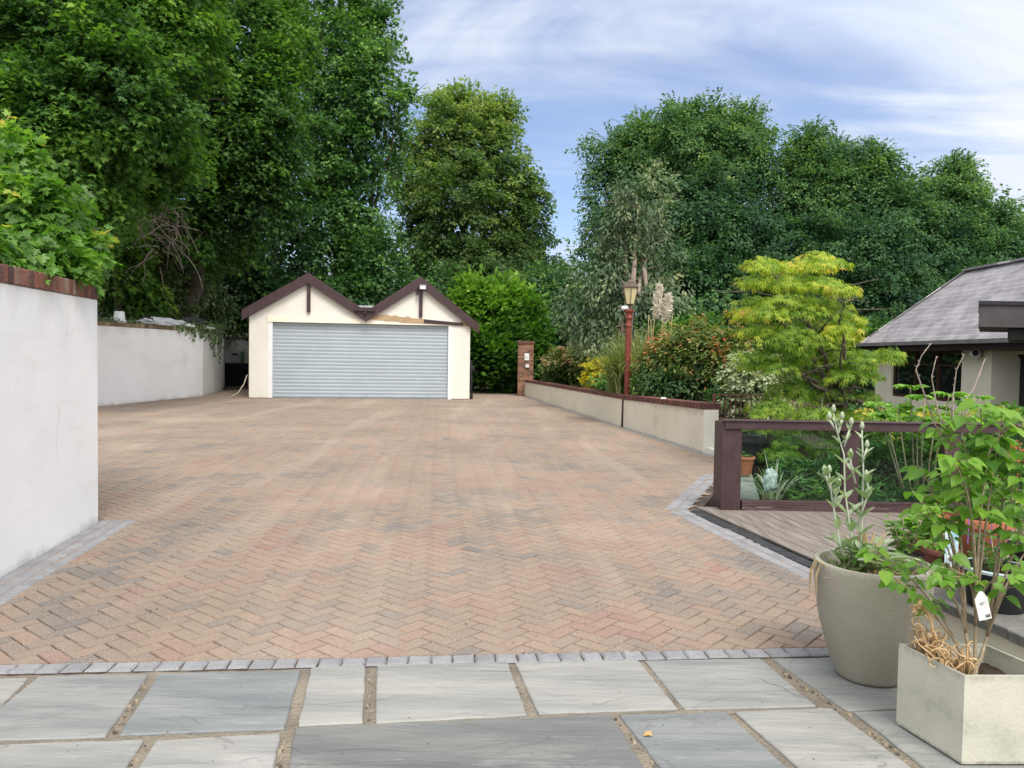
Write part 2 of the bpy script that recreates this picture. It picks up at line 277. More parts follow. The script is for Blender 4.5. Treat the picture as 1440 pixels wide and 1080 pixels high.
def slab_mat():
    m = pmat('sandstone_slab', (0.90, 0.90, 0.885), (0.60, 0.625, 0.645), rough=0.74, scale=2.2, detail=10, bump=0.6, bscale=7, spec=0.3, stretch=(0.55, 2.6, 1),
        tint=[(0, (0.185, 0.185, 0.175)), (0.35, (0.25, 0.265, 0.262)), (0.7, (0.325, 0.325, 0.305)), (1, (0.385, 0.375, 0.345))],
        fine=[(1.3, 0.58, (0.42, 0.42, 0.40), 0.35), (4.5, 0.60, (0.43, 0.425, 0.40), 0.3), (3.1, 0.57, (0.17, 0.18, 0.178), 0.35), (22, 0.62, (0.36, 0.355, 0.33), 0.35), (14, 0.74, (0.20, 0.20, 0.19), 0.5), (3.1, 0.66, (0.36, 0.32, 0.27), 0.35)], crack=(1.6, 0.010, (0.13, 0.13, 0.125), .58), riven=1.5)
    return m
M['slab'] = slab_mat()
M['patio_joint'] = pmat('patio_joint', (0.17, 0.15, 0.12), (0.27, 0.235, 0.18), rough=0.95, scale=4, bump=1.0, bscale=70, fine=[(9, 0.62, (0.46, 0.36, 0.22), 0.8), (7, 0.66, (0.05, 0.045, 0.035), 0.8)])
M['deck'] = pmat('weathered_deck', (0.15, 0.13, 0.11), (0.26, 0.23, 0.20), rough=0.85, scale=3, bump=0.5, bscale=30, stretch=(6, 0.6, 6), fine=[(4, 0.66, (0.16, 0.13, 0.10), 0.4)])
M['drain'] = pmat('black_drain', (0.03, 0.032, 0.036), (0.06, 0.062, 0.066), rough=0.6, scale=10)
M['soil'] = pmat('soil', (0.035, 0.024, 0.016), (0.07, 0.05, 0.034), rough=0.95, scale=12, bump=1.0, bscale=60, fine=[(30, 0.62, (0.16, 0.11, 0.07), 0.6)])
M['earth'] = pmat('earth', (0.045, 0.05, 0.02), (0.09, 0.075, 0.04), rough=0.95, scale=1.5, bump=0.8, bscale=12)
M['gravel'] = pmat('gravel_dirt', (0.22, 0.18, 0.13), (0.32, 0.27, 0.2), rough=0.95, scale=2.5, bump=0.8, bscale=50)
M['bark'] = pmat('bark', (0.075, 0.06, 0.045), (0.16, 0.135, 0.105), rough=0.95, scale=9, bump=0.9, bscale=25, stretch=(1, 1, 0.25))
M['pale_bark'] = pmat('pale_bark', (0.22, 0.165, 0.13), (0.34, 0.29, 0.24), rough=0.9, scale=6, bump=0.6, bscale=20, stretch=(1, 1, 0.3))

# ------------------------------------------------------------------ ground
wallA = G(0, 812); wallB = G(138, 735)                    # foot of the near left wall
dirA = (wallB-wallA).normalized()
wall0 = wallA - dirA*3.2
KL = G(0, 935); KR = G(1165, 910)                          # back edge of the sett row
kd = (KR-KL).normalized(); kn = Vector((-kd.y, kd.x, 0))   # kn points away from the camera
def kpt(s, t): return KL + kd*s + kn*t
FARW = [G(140, 571)+Vector((-1.3, -8.8, 0)), G(140, 571), G(285, 557), G(301, 553.5), G(312, 549)]  # foot of the far left wall
PIL = G(738, 557)
WFAR = G(735, 556); WMID = G(876, 601); WNEAR = G(988, 637)
DK0 = G(1013, 668); DK1 = G(966, 718); DK2 = G(1145, 802); DK3 = DK2 + (DK2-DK1).normalized()*1.45
# sunken garden, raised beds and the wide ground are sheets at different heights
def sheet(name, poly, z, mat, thick=0.3):
    b = MB(); b.prism([(p[0], p[1]) for p in poly], z-thick, z); o = b.build(name, mat); o['kind'] = 'structure'; return o
# wide terrain as one grid with the bank on the left, hole-free, lowered where other sheets lie
def terrain():
    xs = np.concatenate([np.linspace(-400, -45, 12), np.linspace(-40, 40, 90), np.linspace(45, 400, 12)])
    ys = np.concatenate([np.linspace(-60, -6, 8), np.linspace(-5, 75, 90), np.linspace(80, 900, 14)])
    vs = []
    def hgt(x, y):
        h = -0.95
        if y > 34: h += min((y-34)*0.05, 1.6)
        # bank behind the far left wall
        wx = -12.2 + (y-22.8)*0.10 if y < 28 else -11.7 - max(0, y-28)*0.2
        d = wx - x - 0.5
        if y > 9.0 and d > 0: h = max(h, min(1.9 + d*0.42, 9.0) + 0.25*noise.noise(Vector((x*0.5, y*0.5, 0))))
        if y > 35.5 and x < 1: h = max(h, min((y-35.5)*0.5, 3.5)*min(1, (1-x)/6))
        return h
    for y in ys:
        for x in xs: vs.append((x, y, hgt(x, y)))
    n = len(xs)
    fs = [(j*n+i, j*n+i+1, (j+1)*n+i+1, (j+1)*n+i) for j in range(len(ys)-1) for i in range(n-1)]
    b = MB(); b.add(vs, fs); o = b.build('ground', M['earth'], smooth=True); o['kind'] = 'structure'
terrain()

drive_poly = [kpt(-1.2, 0), wall0, wallB, Vector((-14.6, 7.0, 0)), Vector((-13.6, 14, 0)), FARW[1], FARW[2], FARW[3], FARW[4], Vector((-9, 34.5, 0)), Vector((-1, 30.2, 0)),
              Vector((0.3, 29.2, 0)), WFAR, WMID, WNEAR, G(1013, 645), DK0, DK1, DK2, DK3]
base_poly = [Vector((-16, 1, 0)), Vector((-16, 35, 0)), Vector((-8, 35.2, 0)), Vector((0.2, 30.5, 0)), WFAR+Vector((0.15, 0.2, 0)), WMID+Vector((0.15, 0, 0)), WNEAR+Vector((0.12, 0, 0)), DK0+Vector((0.1, 0, 0)), DK1+Vector((0.12, 0, 0)), DK3+Vector((0.1, -0.1, 0)), kpt(5.4, 0.0), kpt(-1.6, 0.0)]
sheet('driveway_bed', [(p[0], p[1]) for p in base_poly][::-1], -0.016, M['joint_sand'], 0.25)

def inside(x, y, poly):
    c = False; j = len(poly)-1
    for i in range(len(poly)):
        xi, yi = poly[i][0], poly[i][1]; xj, yj = poly[j][0], poly[j][1]
        if (yi > y) != (yj > y) and x < (xj-xi)*(y-yi)/(yj-yi)+xi: c = not c
        j = i
    return c
def clip(poly, p, n):
    out = []
    for i in range(len(poly)):
        a = poly[i]; b = poly[(i+1) % len(poly)]
        da = (a[0]-p[0])*n[0]+(a[1]-p[1])*n[1]; db = (b[0]-p[0])*n[0]+(b[1]-p[1])*n[1]
        if da >= 0: out.append(a)
        if (da >= 0) != (db >= 0):
            t = da/(da-db); out.append((a[0]+(b[0]-a[0])*t, a[1]+(b[1]-a[1])*t))
    return out
def bevel_top(b, poly, z, inset, drop, c, wob=0.0):
    """a stone: inset top face and bevelled rim"""
    n = len(poly)
    if n < 3: return
    cx_ = sum(p[0] for p in poly)/n; cy_ = sum(p[1] for p in poly)/n
    top = []; bot = []
    for p in poly:
        dx, dy = cx_-p[0], cy_-p[1]; L = math.hypot(dx, dy)+1e-9; k = min(inset*1.3/L, 0.45)
        top.append((p[0]+dx*k, p[1]+dy*k, z+random.uniform(-wob, wob))); bot.append((p[0], p[1], z-drop))
    b.add(top+bot, [tuple(range(n))]+[(n+i, n+(i+1) % n, (i+1) % n, i) for i in range(n)], c)

def driveway():
    b = MB(); rot = math.atan2(kd.y, kd.x)+R(45); L, W_ = 0.188, 0.094; j = 0.0030
    ca, sa = math.cos(rot), math.sin(rot); ox, oy = 0.0, 4.0
    rng = random.Random(3)
    N = 380
    for i in range(-N, N):
        # herringbone lattice: step (W,W) and (2L? ) -> horizontal brick at (i*W, i*W) shifted by k*(L+..)
        for k in range(-N//2, N//2):
            # lattice vectors a=(W,W), b=(2W... ) : (L, -L) for 2:1 blocks
            bx = i*W_ + k*L; by = i*W_ - k*L
            for (x0, y0, x1, y1) in ((bx, by, bx+L, by+W_), (bx, by+W_, bx+W_, by+W_+L)):
                cxl, cyl = (x0+x1)/2, (y0+y1)/2
                X = ox+cxl*ca-cyl*sa; Y = oy+cxl*sa+cyl*ca
                if Y < 3.2 or Y > 35 or X < -15 or X > 4.2: continue
                if abs(X) > 0.72*Y+1.2 and Y < 12: continue
                if not inside(X, Y, drive_poly_in): continue
                q = [(x0+j, y0+j), (x1-j, y0+j), (x1-j, y1-j), (x0+j, y1-j)]
                q = [(ox+a*ca-c*sa, oy+a*sa+c*ca) for a, c in q]
                if (X-KL.x)*kn.x+(Y-KL.y)*kn.y < 0.25: q = clip(q, KL+kn*0.004, kn)
                if len(q) < 3: continue
                pat = noise.noise(Vector((X*0.9, Y*0.6, 0)))*0.26+noise.noise(Vector((X*2.4, Y*2.0, 4)))*0.40
                c = min(1, max(0, 0.50+pat*min(1, 6.0/Y)+rng.gauss(0, 0.11)))
                bevel_top(b, q, rng.uniform(-0.0012, 0.0012), 0.0045, 0.008, c)
    o = b.build('driveway', M['paving']); o['kind'] = 'structure'; return o
# blocks run to the edge of the front sett row, a little outside elsewhere (walls and strips cover the cut)
drive_poly_in = [kpt(-1.2, -0.1), wall0, wallB+Vector((0.0, 0.02, 0)), Vector((-14.6, 7.0, 0)), Vector((-13.6, 14, 0)), FARW[1], FARW[2], FARW[3], FARW[4], Vector((-9, 34.5, 0)), Vector((-1, 30.2, 0)),
              Vector((0.3, 29.2, 0)), WFAR, WMID, WNEAR, G(1013, 645), DK0, DK1, DK2, DK3, kpt(5.0, -0.1)]
driveway()

def sett_strip(name, a, b_, width, rows, side, L=0.107, z=0.004, seed=1, wob=0.004):
    """rows of tumbled setts from a to b, growing to the given side (+1 left of direction)"""
    rng = random.Random(seed); mb = MB(); d = (b_-a); T = d.length; d.normalize(); n = Vector((-d.y, d.x, 0))*side
    rw = width/rows
    bb = MB(); q = [a, b_, b_+n*width, a+n*width]
    q = q if side > 0 else q[::-1]
    bb.prism([(p.x, p.y) for p in q], -0.2, z-0.0105); ob = bb.build(name+'_bed', M['joint_sand']); ob['kind'] = 'structure'
    for r in range(rows):
        s_ = -rng.random()*L
        while s_ < T:
            l = L*rng.uniform(0.92, 1.08); s0 = max(s_, 0)+0.0025; s1 = min(s_+l, T)-0.0025
            if s1-s0 > 0.015:
                pts = []
                for (u, v) in ((s0, 0.004), ((s0+s1)/2, 0.003), (s1, 0.004), (s1-0.001, rw/2), (s1, rw-0.004), ((s0+s1)/2, rw-0.003), (s0, rw-0.004), (s0+0.001, rw/2)):
                    p = a + d*(u+rng.uniform(-wob, wob)) + n*(r*rw+v+rng.uniform(-wob, wob)*0.6); pts.append((p.x, p.y))
                if side < 0: pts = pts[::-1]
                bevel_top(mb, pts, z+rng.uniform(-0.0015, 0.0015), 0.008, 0.009, .25+.5*rng.random())
            s_ += l
    o = mb.build(name, M['sett']); o['kind'] = 'structure'
sett_strip('kerb_setts', kpt(-1.3, 0), kpt(4.95, 0), 0.105, 1, -1, seed=2)
sw0 = wall0+Vector((0.0, 0, 0)); nA = Vector((dirA.y, -dirA.x, 0))
sett_strip('edging_strip', wall0, wallB+dirA*0.08, 0.29, 3, -1, L=0.14, seed=4)
sett_strip('edging_strip', DK1, DK3, 0.20, 2, -1, L=0.12, seed=5)
sett_strip('edging_strip', DK0, DK1-(DK0-DK1).normalized()*0.03, 0.22, 2, -1, L=0.12, z=0.0055, seed=6)
sett_strip('edging_strip', WFAR, WMID, 0.10, 1, -1, L=0.2, seed=7)
sett_strip('edging_strip', WMID, G(1013, 644), 0.12, 1, -1, L=0.2, seed=8)

# patio of riven sandstone
def patio():
    S = [([(-150, 960), (40, 952), (-5, 1000), (-240, 1012)], .75), ([(55, 950), (210, 947), (148, 1035), (-60, 1041)], .55), ([(223, 947), (423, 942), (400, 1024), (167, 1033)], .36),
         ([(438, 938), (514, 935.5), (510, 1016), (419, 1020)], .82), ([(530, 935), (714, 930), (741, 1005), (528, 1016)], .72), ([(724, 931), (898, 927.5), (953, 996), (757, 1003)], .85),
         ([(906, 928), (1070, 925), (1148, 992), (962, 996)], .66), ([(1087, 926), (1300, 920), (1430, 988), (1190, 998)], .6),
         ([(-260, 1054), (203, 1040), (150, 1120), (-340, 1135)], .7), ([(220, 1040), (395, 1030), (375, 1125), (160, 1130)], .8), ([(415, 1022), (860, 1004), (950, 1150), (395, 1150)], .08),
         ([(870, 1004), (1020, 1000), (1190, 1150), (985, 1150)], .3), ([(1032, 1000), (1168, 995), (1380, 1150), (1205, 1150)], .78), ([(1200, 1001), (1430, 992), (1640, 1130), (1385, 1145)], .66),
         ([(-340, 1014), (-250, 1012), (-75, 1042), (-300, 1050)], .5), ([(1315, 919), (1560, 912), (1720, 985), (1445, 988)], .5)]
    mb = MB(); rng = random.Random(11)
    for poly, c in S:
        p = [G(x, y) for x, y in poly]; pts = []
        for i in range(4):
            a = p[i]; e = p[(i+1) % 4]; n = max(3, int((e-a).length/0.035))
            for k in range(n):
                t = k/n; q = a.lerp(e, t); wv = 0.004*noise.noise(Vector((q.x*9, q.y*9, i)))+0.0025*noise.noise(Vector((q.x*40, q.y*40, i)))+rng.uniform(-.0008, .0008)
                if k == 0: wv = -0.003
                nn = Vector((-(e-a).y, (e-a).x, 0)).normalized(); q = q+nn*(wv); pts.append((q.x, q.y))
        pts = pts[::-1]
        n = len(pts); cx_ = sum(q[0] for q in pts)/n; cy_ = sum(q[1] for q in pts)/n
        z0 = rng.uniform(-0.002, 0.002); vs = []; 
        for ring, (k, dz) in enumerate(((0, -0.02), (0.0, -0.005), (0.006, 0.0))):
            for q in pts:
                dx, dy = cx_-q[0], cy_-q[1]; Ln = math.hypot(dx, dy); vs.append((q[0]+dx/Ln*k, q[1]+dy/Ln*k, z0+dz+0.001*noise.noise(Vector((q[0]*20, q[1]*20, 5)))))
        fs = [(r*n+i, r*n+(i+1) % n, (r+1)*n+(i+1) % n, (r+1)*n+i) for r in (0, 1) for i in range(n)]+[tuple(2*n+i for i in range(n))]
        # make winding upward
        mb.add(vs, [tuple(reversed(f)) if False else f for f in fs], c)
    o = mb.build('patio', M['slab']); o['kind'] = 'structure'
    bm = bmesh.new(); bm.from_mesh(o.data); bmesh.ops.recalc_face_normals(bm, faces=bm.faces); bm.to_mesh(o.data); bm.free()
    b = MB(); nx, ny = 200, 60; vs = []
    o0 = kpt(-2.5, -0.104)
    for j in range(ny):
        for i in range(nx):
            p = o0+kd*(i/(nx-1)*8.5)-kn*(j/(ny-1)*3.3)
            vs.append((p.x, p.y, -0.010+0.005*noise.noise(Vector((p.x*12, p.y*12, 0)))+0.004*noise.noise(Vector((p.x*45, p.y*45, 0)))))
    b.add(vs, [(j*nx+i, (j+1)*nx+i, (j+1)*nx+i+1, j*nx+i+1) for j in range(ny-1) for i in range(nx-1)])
    o = b.build('patio_bed', M['patio_joint'], smooth=True); o['kind'] = 'structure'
    # crumbs of broken mortar in the joints
    g = MB()
    for (x0, y0, x1, y1, cnt) in ((520, 938, 518, 1016, 26), (203, 960, 160, 1030, 26), (48, 952, 2, 995, 14), (862, 1006, 925, 1080, 22), (1080, 930, 1180, 996, 34), (1184, 998, 1290, 1080, 26), (400, 1040, 392, 1080, 18), (715, 935, 745, 1000, 12), (212, 1040, 180, 1080, 10)):
        for k in range(int(cnt*.6)):
            t = rng.random(); p = G(x0+(x1-x0)*t, y0+(y1-y0)*t); s_ = rng.uniform(0.004, 0.014); ph = rng.random()*6
            p.x += rng.uniform(-.012, .012); ring = []
            for k2 in range(6): ring.append((p.x+s_*rng.uniform(.6, 1.2)*math.cos(ph+k2*1.047), p.y+s_*rng.uniform(.6, 1.5)*math.sin(ph+k2*1.047)))
            bevel_top(g, ring, -0.003+rng.uniform(-.002, .003), s_*0.35, 0.010, rng.random())
    o = g.build('joint_rubble', M['rubble']); o['kind'] = 'stuff'; tag(o, 'crumbs of tan and grey mortar in the gaps between the patio slabs', 'rubble')
M['rubble'] = pmat('mortar_crumbs', (1, 1, 1), (0.8, 0.8, 0.8), rough=0.95, scale=40, bump=0.6, bscale=200, tint=[(0, (0.10, 0.09, 0.075)), (0.5, (0.24, 0.20, 0.15)), (1, (0.45, 0.37, 0.26))])
patio()

# deck beside the drive and the slot drain along it
def deck():
    dd = (DK3-DK1).normalized(); nn = Vector((-dd.y, dd.x, 0))   # to the right of travel towards camera
    o_ = DK1 + nn*0.0
    mb = MB(); wd = 0.12
    d0 = 0.12
    for k in range(34):
        a0 = DK1 + nn*(0.06+d0+k*(wd+0.007)); a1 = a0 + nn*wd
        # far end at the balustrade line, near end at the ledge
        def cut(p, y): t = (y-p.y)/dd.y; return p + dd*t
        yf = 7.74; yn = 3.7
        q = [cut(a0, yf), cut(a0, yn), cut(a1, yn), cut(a1, yf)]
        bevel_top(mb, [(p.x, p.y) for p in q], 0.0+random.uniform(-.0015, .0015), 0.004, 0.03, random.random())
    o = mb.build('deck', M['deck']); o['kind'] = 'structure'
    q = [DK1+nn*0.15+dd*-0.3, DK3+nn*0.15, DK3+nn*4.5, DK1+nn*4.5+dd*-0.3]
    sheet('deck_base', [(p.x, p.y) for p in q], -0.04, M['black'], 0.4)
    b = MB(); q = [DK1+nn*0.01+dd*0.02, DK3+nn*0.01, DK3+nn*0.12, DK1+nn*0.12+dd*-0.05]
    b.prism([(p.x, p.y) for p in q], -0.15, 0.001)
    for k in range(60):
        p = DK1+dd*(0.05+k*0.06)+nn*0.065; b.box((p.x, p.y, 0.003), (0.09, 0.012, 0.006), rz=math.atan2(nn.y, nn.x))
    o = b.build('drain', M['drain']); tag(o, 'dark slot drain running along the edge of the timber deck', 'drain')
deck()
# sunken garden floor and gravel beyond the drive
sheet('garden_ground', [(2.0, 7.4), (30, 7.4), (30, 33), (0.9, 33), (0.9, 29), (3.4, 12)], -0.60, M['earth'], 0.3)
sheet('path', [(-1.4, 25.8), (0.6, 28.4), (1.4, 36), (-4, 38), (-6, 30.6)], -0.004, M['gravel'], 0.3)

# ------------------------------------------------------------------ walls
def thickwall(base, h0, h1, thick, side, b, z0=-0.3):
    """wall along polyline base; h0,h1 heights at the ends; thick to the side"""
    pts = [Vector(p) for p in base]; n = len(pts); off = []
    for i in range(n):
        d = (pts[min(i+1, n-1)]-pts[max(i-1, 0)]).normalized(); off.append(pts[i]+Vector((-d.y, d.x, 0))*side*thick)
    L = [0]
    for i in range(1, n): L.append(L[-1]+(pts[i]-pts[i-1]).length)
    hs_ = [h0+(h1-h0)*l/L[-1] for l in L]
    vs = []
    for i in range(n):
        vs += [(pts[i].x, pts[i].y, z0), (pts[i].x, pts[i].y, hs_[i]), (off[i].x, off[i].y, hs_[i]), (off[i].x, off[i].y, z0)]
    fs = []
    for i in range(n-1):
        for k in range(4): fs.append((4*i+k, 4*i+(k+1) % 4, 4*(i+1)+(k+1) % 4, 4*(i+1)+k))
    fs += [(3, 2, 1, 0), tuple(4*(n-1)+k for k in range(4))]
    if side < 0: fs = [tuple(reversed(f)) for f in fs]
    b.add(vs, fs)
    return hs_, L, off
def coping(b, base, h0, h1, thick, side, bh, bl, over=0.03, rng=random, zj=0.004, gap=0.008):
    pts = [Vector(p) for p in base]; T = sum((pts[i+1]-pts[i]).length for i in range(len(pts)-1)); acc = 0
    for i in range(len(pts)-1):
        d = pts[i+1]-pts[i]; L = d.length; d.normalize(); n = Vector((-d.y, d.x, 0))*side; s_ = 0
        cnt = max(1, round(L/bl)); st = L/cnt
        for k in range(cnt):
            h = h0+(h1-h0)*(acc+(k+.5)*st)/T
            c = pts[i]+d*((k+.5)*st)+n*(thick/2+rng.uniform(-zj, zj)); c.z = h+bh/2+rng.uniform(-zj, zj)
            b.box(c, (st-gap, thick+2*over, bh), rz=math.atan2(d.y, d.x), col=rng.random())
        acc += L

# near left wall
t = thing('garden_wall', 'tall white rendered garden wall at the left edge, soldier brick coping with leaves hanging over', 'wall', wallB)
b = MB(); back = wallB+Vector((-8, 0.5, 0))
thickwall([wall0, wallB], 1.918, 1.918, 0.25, 1, b); thickwall([wallB+Vector((-0.24, 0, 0)), back], 1.916, 1.916, 0.25, 1, b)
b.build('render', M['white_render'], t)
b = MB(); rg = random.Random(5); coping(b, [wall0, wallB], 1.926, 1.926, 0.25, 1, 0.116, 0.072, over=0.012, rng=rg, zj=0.003)
b.build('coping', M['coping_brick'], t, bevel=0.004)
b = MB(); thickwall([wall0, wallB+dirA*-0.01], 2.015, 2.015, 0.22, 1, b, z0=1.920); b.build('mortar', M['mortar'], t)
# raised bed behind that wall
sheet('planting_bed', [(wall0.x-0.28, wall0.y), (wallB.x-0.3, wallB.y-0.05), (-12, 7.2), (-12, 0.5), (-6, 0.5)], 1.87, M['soil'], 0.3)

# far left wall, curved at its far end
ht = thing('garden_wall', 'long white rendered wall curving away behind the drive, bucket and plastic sheet lying on it', 'wall', FARW[1])
b = MB(); fw = [FARW[0]]+[FARW[1]]+[FARW[1].lerp(FARW[2], k/4) for k in (1, 2, 3)]+[FARW[2], FARW[3], FARW[4], Vector((at(317, 500, 34.7).x, 34.7, 0))]
thickwall(fw, 2.12, 2.12, 0.3, 1, b); b.build('render', M['far_render'], ht)
b = MB(); coping(b, fw, 2.125, 2.125, 0.3, 1, 0.11, 0.23, over=0.02, rng=rg, gap=0.01)
M['tan_coping'] = pmat('tan_coping', (1, 1, 1), (0.75, 0.75, 0.7), rough=0.95, scale=8, bump=0.5, tint=[(0, (0.14, 0.10, 0.06)), (1, (0.32, 0.24, 0.14))], fine=[(2.5, 0.55, (0.06, 0.08, 0.03), 0.7)])
b.build('coping', M['tan_coping'], ht)
# back wall between the far wall and the garage
bwL = fw[-1]; bw = thing('garden_wall', 'short white wall in the dark corner beside the garage, meter box fixed on it', 'wall', bwL)
b = MB(); thickwall([bwL, Vector((bwL.x+4.2, bwL.y+0.1, 0))], 2.02, 2.02, 0.25, 1, b); b.build('render', M['far_render'], bw)
b = MB(); b.box((bwL.x+2.1, bwL.y+0.17, 2.09), (4.3, 0.4, 0.13)); b.build('coping', M['felt'], bw)

# low right wall with dark brick capping
rt = thing('garden_wall', 'low beige rendered wall with dark brick on edge capping along the right of the drive', 'wall', WNEAR)
b = MB(); thickwall([WFAR, WMID], 0.52, 0.60, 0.24, 1, b); thickwall([WMID, WNEAR], 0.60, 0.695, 0.24, 1, b)
b.build('render', M['beige_render'], rt)
b = MB(); dn = (WNEAR-WMID).normalized(); nn = Vector((-dn.y, dn.x, 0))
b.prism([(p.x, p.y) for p in (WNEAR+dn*0.003, WNEAR+dn*0.03-nn*0.0, WNEAR+dn*0.03+nn*0.24, WNEAR+dn*0.003+nn*0.24)][::-1], -0.2, 0.69)
b.prism([(p.x, p.y) for p in (WNEAR+dn*0.031+nn*.03, WNEAR+dn*0.7+nn*0.03, WNEAR+dn*0.7+nn*0.24, WNEAR+dn*0.031+nn*0.24)][::-1], -0.2, 0.09)
b.build('end_face', M['cream_render'], rt)
b = MB(); coping(b, [WFAR, WMID], 0.523, 0.603, 0.24, 1, 0.085, 0.075, over=0.018, rng=rg); coping(b, [WMID, WNEAR+dn*0.03], 0.603, 0.698, 0.24, 1, 0.095, 0.075, over=0.02, rng=rg)
b.build('coping', M['dark_coping'], rt, bevel=0.004)
b = MB(); b.bar((WMID.x-0.02, WMID.y-0.0, 0), (WMID.x-0.01, WMID.y, 0.60), 0.04, 0.035, up=(0, 1, 0)); b.build('expansion_joint', M['plum_dark'], rt)
b = MB(); p = at(1014, 0, 14.2); b.box((at(933, 556, 13.6).x, 13.6, 0.79), (0.09, 0.05, 0.03)); o = b.build('wall_light', M['white_plastic']); tag(o, 'tiny white fitting on top of the low beige wall capping', 'fitting')

# ------------------------------------------------------------------ brick pillars
def brick_pillar(name, label, c, wx, wy, h, rz=0, z0=0.0):
    t = thing(name, label, 'pillar', c); rng = random.Random(int(c[0]*10)+3)
    b = MB(); b.box((c[0], c[1], z0+h/2-0.1), (wx-0.012, wy-0.012, h+0.2), rz=rz); b.build('mortar_core', M['mortar'], t)
    b = MB(); ch = 0.075; n = int(h/ch); Rz = Matrix.Rotation(rz, 4, 'Z')
    for i in range(n):
        z = z0+(i+.5)*ch
        for (dx, dy, lx, ly) in ((0, -1, wx, 0), (0, 1, wx, 0), (-1, 0, 0, wy), (1, 0, 0, wy)):
            L = lx or ly; full = 0.225; s_ = -L/2 - (full/2 if (i+(lx > 0)) % 2 else 0)
            while s_ < L/2-0.01:
                a = max(s_, -L/2); e = min(s_+full, L/2)
                if e-a > 0.02:
                    m_ = (a+e)/2; q = Vector((m_ if lx else dx*(wx/2-0.05), m_ if ly else dy*(wy/2-0.05), 0)); q = Rz @ q
                    b.box((c[0]+q.x, c[1]+q.y, z), ((e-a-0.012) if lx else 0.102, (e-a-0.012) if ly else 0.102, ch-0.012), rz=rz, col=rng.random())
                s_ += full
    b.box((c[0], c[1], z0+n*ch+0.035), (wx+0.07, wy+0.07, 0.065), rz=rz, col=0.0)
    b.box((c[0], c[1], z0+n*ch+0.085), (wx+0.02, wy+0.02, 0.035), rz=rz, col=0.1)
    b.build('brickwork', M['pillar_brick'], t); return t
pc = G(738.5, 557)+Vector((0, 0.3, 0))
bp = brick_pillar('brick_pillar', 'tall brick gate pillar with white intercom at the far end of the low wall', pc, 0.58, 0.5, 2.0)
b = MB(); b.box((pc.x+0.04, pc.y-0.27, 1.46), (0.17, 0.05, 0.26)); b.box((pc.x+0.04, pc.y-0.30, 1.49), (0.10, 0.012, 0.12)); o = b.build('intercom', M['white_plastic'], bp, bevel=0.008)
b = MB(); b.box((pc.x+0.06, pc.y-0.27, 1.12), (0.13, 0.05, 0.12)); b.build('keypad', M['white_plastic'], bp, bevel=0.006)
p2 = at(767, 535, 31); brick_pillar('brick_pillar', 'shorter brick gate pillar half hidden by shrubs behind the low wall', (p2.x, 31, 0), 0.6, 0.5, 0.95, z0=-0.1)

# ------------------------------------------------------------------ garage
gL = Vector((at(350, 555, 24.6).x, 24.6, 0)); gR = Vector((at(660, 560, 25.8).x, 25.8, 0))
gd = (gR-gL).normalized(); gn = Vector((gd.y, -gd.x, 0))     # gn points to the camera
def F(px, py): return onplane(px, py, gL, gn)
gar = thing('garage', 'double gabled cream garage with grey roller shutter and plum bargeboards', 'garage', ((gL+gR)/2))
def gloc(u, z, dpt=0.0): p = gL+gd*u - gn*dpt; return Vector((p.x, p.y, z))   # local facade coords: along, up, back
def uz(px, py): p = F(px, py); return ((p-gL).dot(gd), p.z)
W = (gR-gL).length; DEP = 6.0
dl, dtop = uz(382, 448); dr, _ = uz(632, 458); dtop = (uz(382, 449)[1]+uz(632, 459)[1])/2
e0 = uz(349, 441); pk1 = uz(434, 388); vl = uz(517, 442); pk2 = uz(591, 393); e1 = uz(663, 456)
zb = 0.02
eL = (0.0, e0[1]-0.02); eR = (W, e1[1]+0.05)
# front wall around the door
b = MB()
front = [(0, zb), (dl-0.08, zb), (dl-0.08, dtop+0.03), (dr+0.08, dtop+0.03), (dr+0.08, zb), (W, zb), (W, eR[1]), (pk2[0], pk2[1]-0.06), (vl[0], vl[1]-0.12), (pk1[0], pk1[1]-0.06), (0, eL[1])]
def extr(b, poly, d0, d1, c=None):
    n = len(poly); vs = [gloc(u, z, d0) for u, z in poly]+[gloc(u, z, d1) for u, z in poly]
    b.add(vs, [tuple(range(n)), tuple(range(2*n-1, n-1, -1))]+[(i, n+i, n+(i+1) % n, (i+1) % n) for i in range(n)], c)
extr(b, front, 0, 0.22)
extr(b, [(0, zb), (0.2, zb), (0.2, eL[1]-0.1), (0, eL[1]-0.1)], 0.221, DEP); extr(b, [(W-0.2, zb), (W, zb), (W, eR[1]-0.05), (W-0.2, eR[1]-0.05)], 0.221, DEP)
extr(b, [(0.201, zb), (W-0.201, zb), (W-0.201, eR[1]), (pk2[0], pk2[1]-0.1), (vl[0], vl[1]-0.2), (pk1[0], pk1[1]-0.1), (0.201, eL[1])], DEP-0.2, DEP-0.002)
b.build('wall', M['cream_render'], gar)
b = MB(); extr(b, [(W-0.36, -0.12), (W-0.03, -0.12), (W-0.03, zb-0.002), (W-0.36, zb-0.002)], 0.01, 0.5, 0.2); b.build('plinth', M['pillar_brick'], gar); b = MB(); extr(b, [(0.02, -0.1), (dl-0.1, -0.1), (dl-0.1, zb-0.002), (0.02, zb-0.002)], 0.012, 0.4, 0.1); b.build('plinth', M['pillar_brick'], gar)
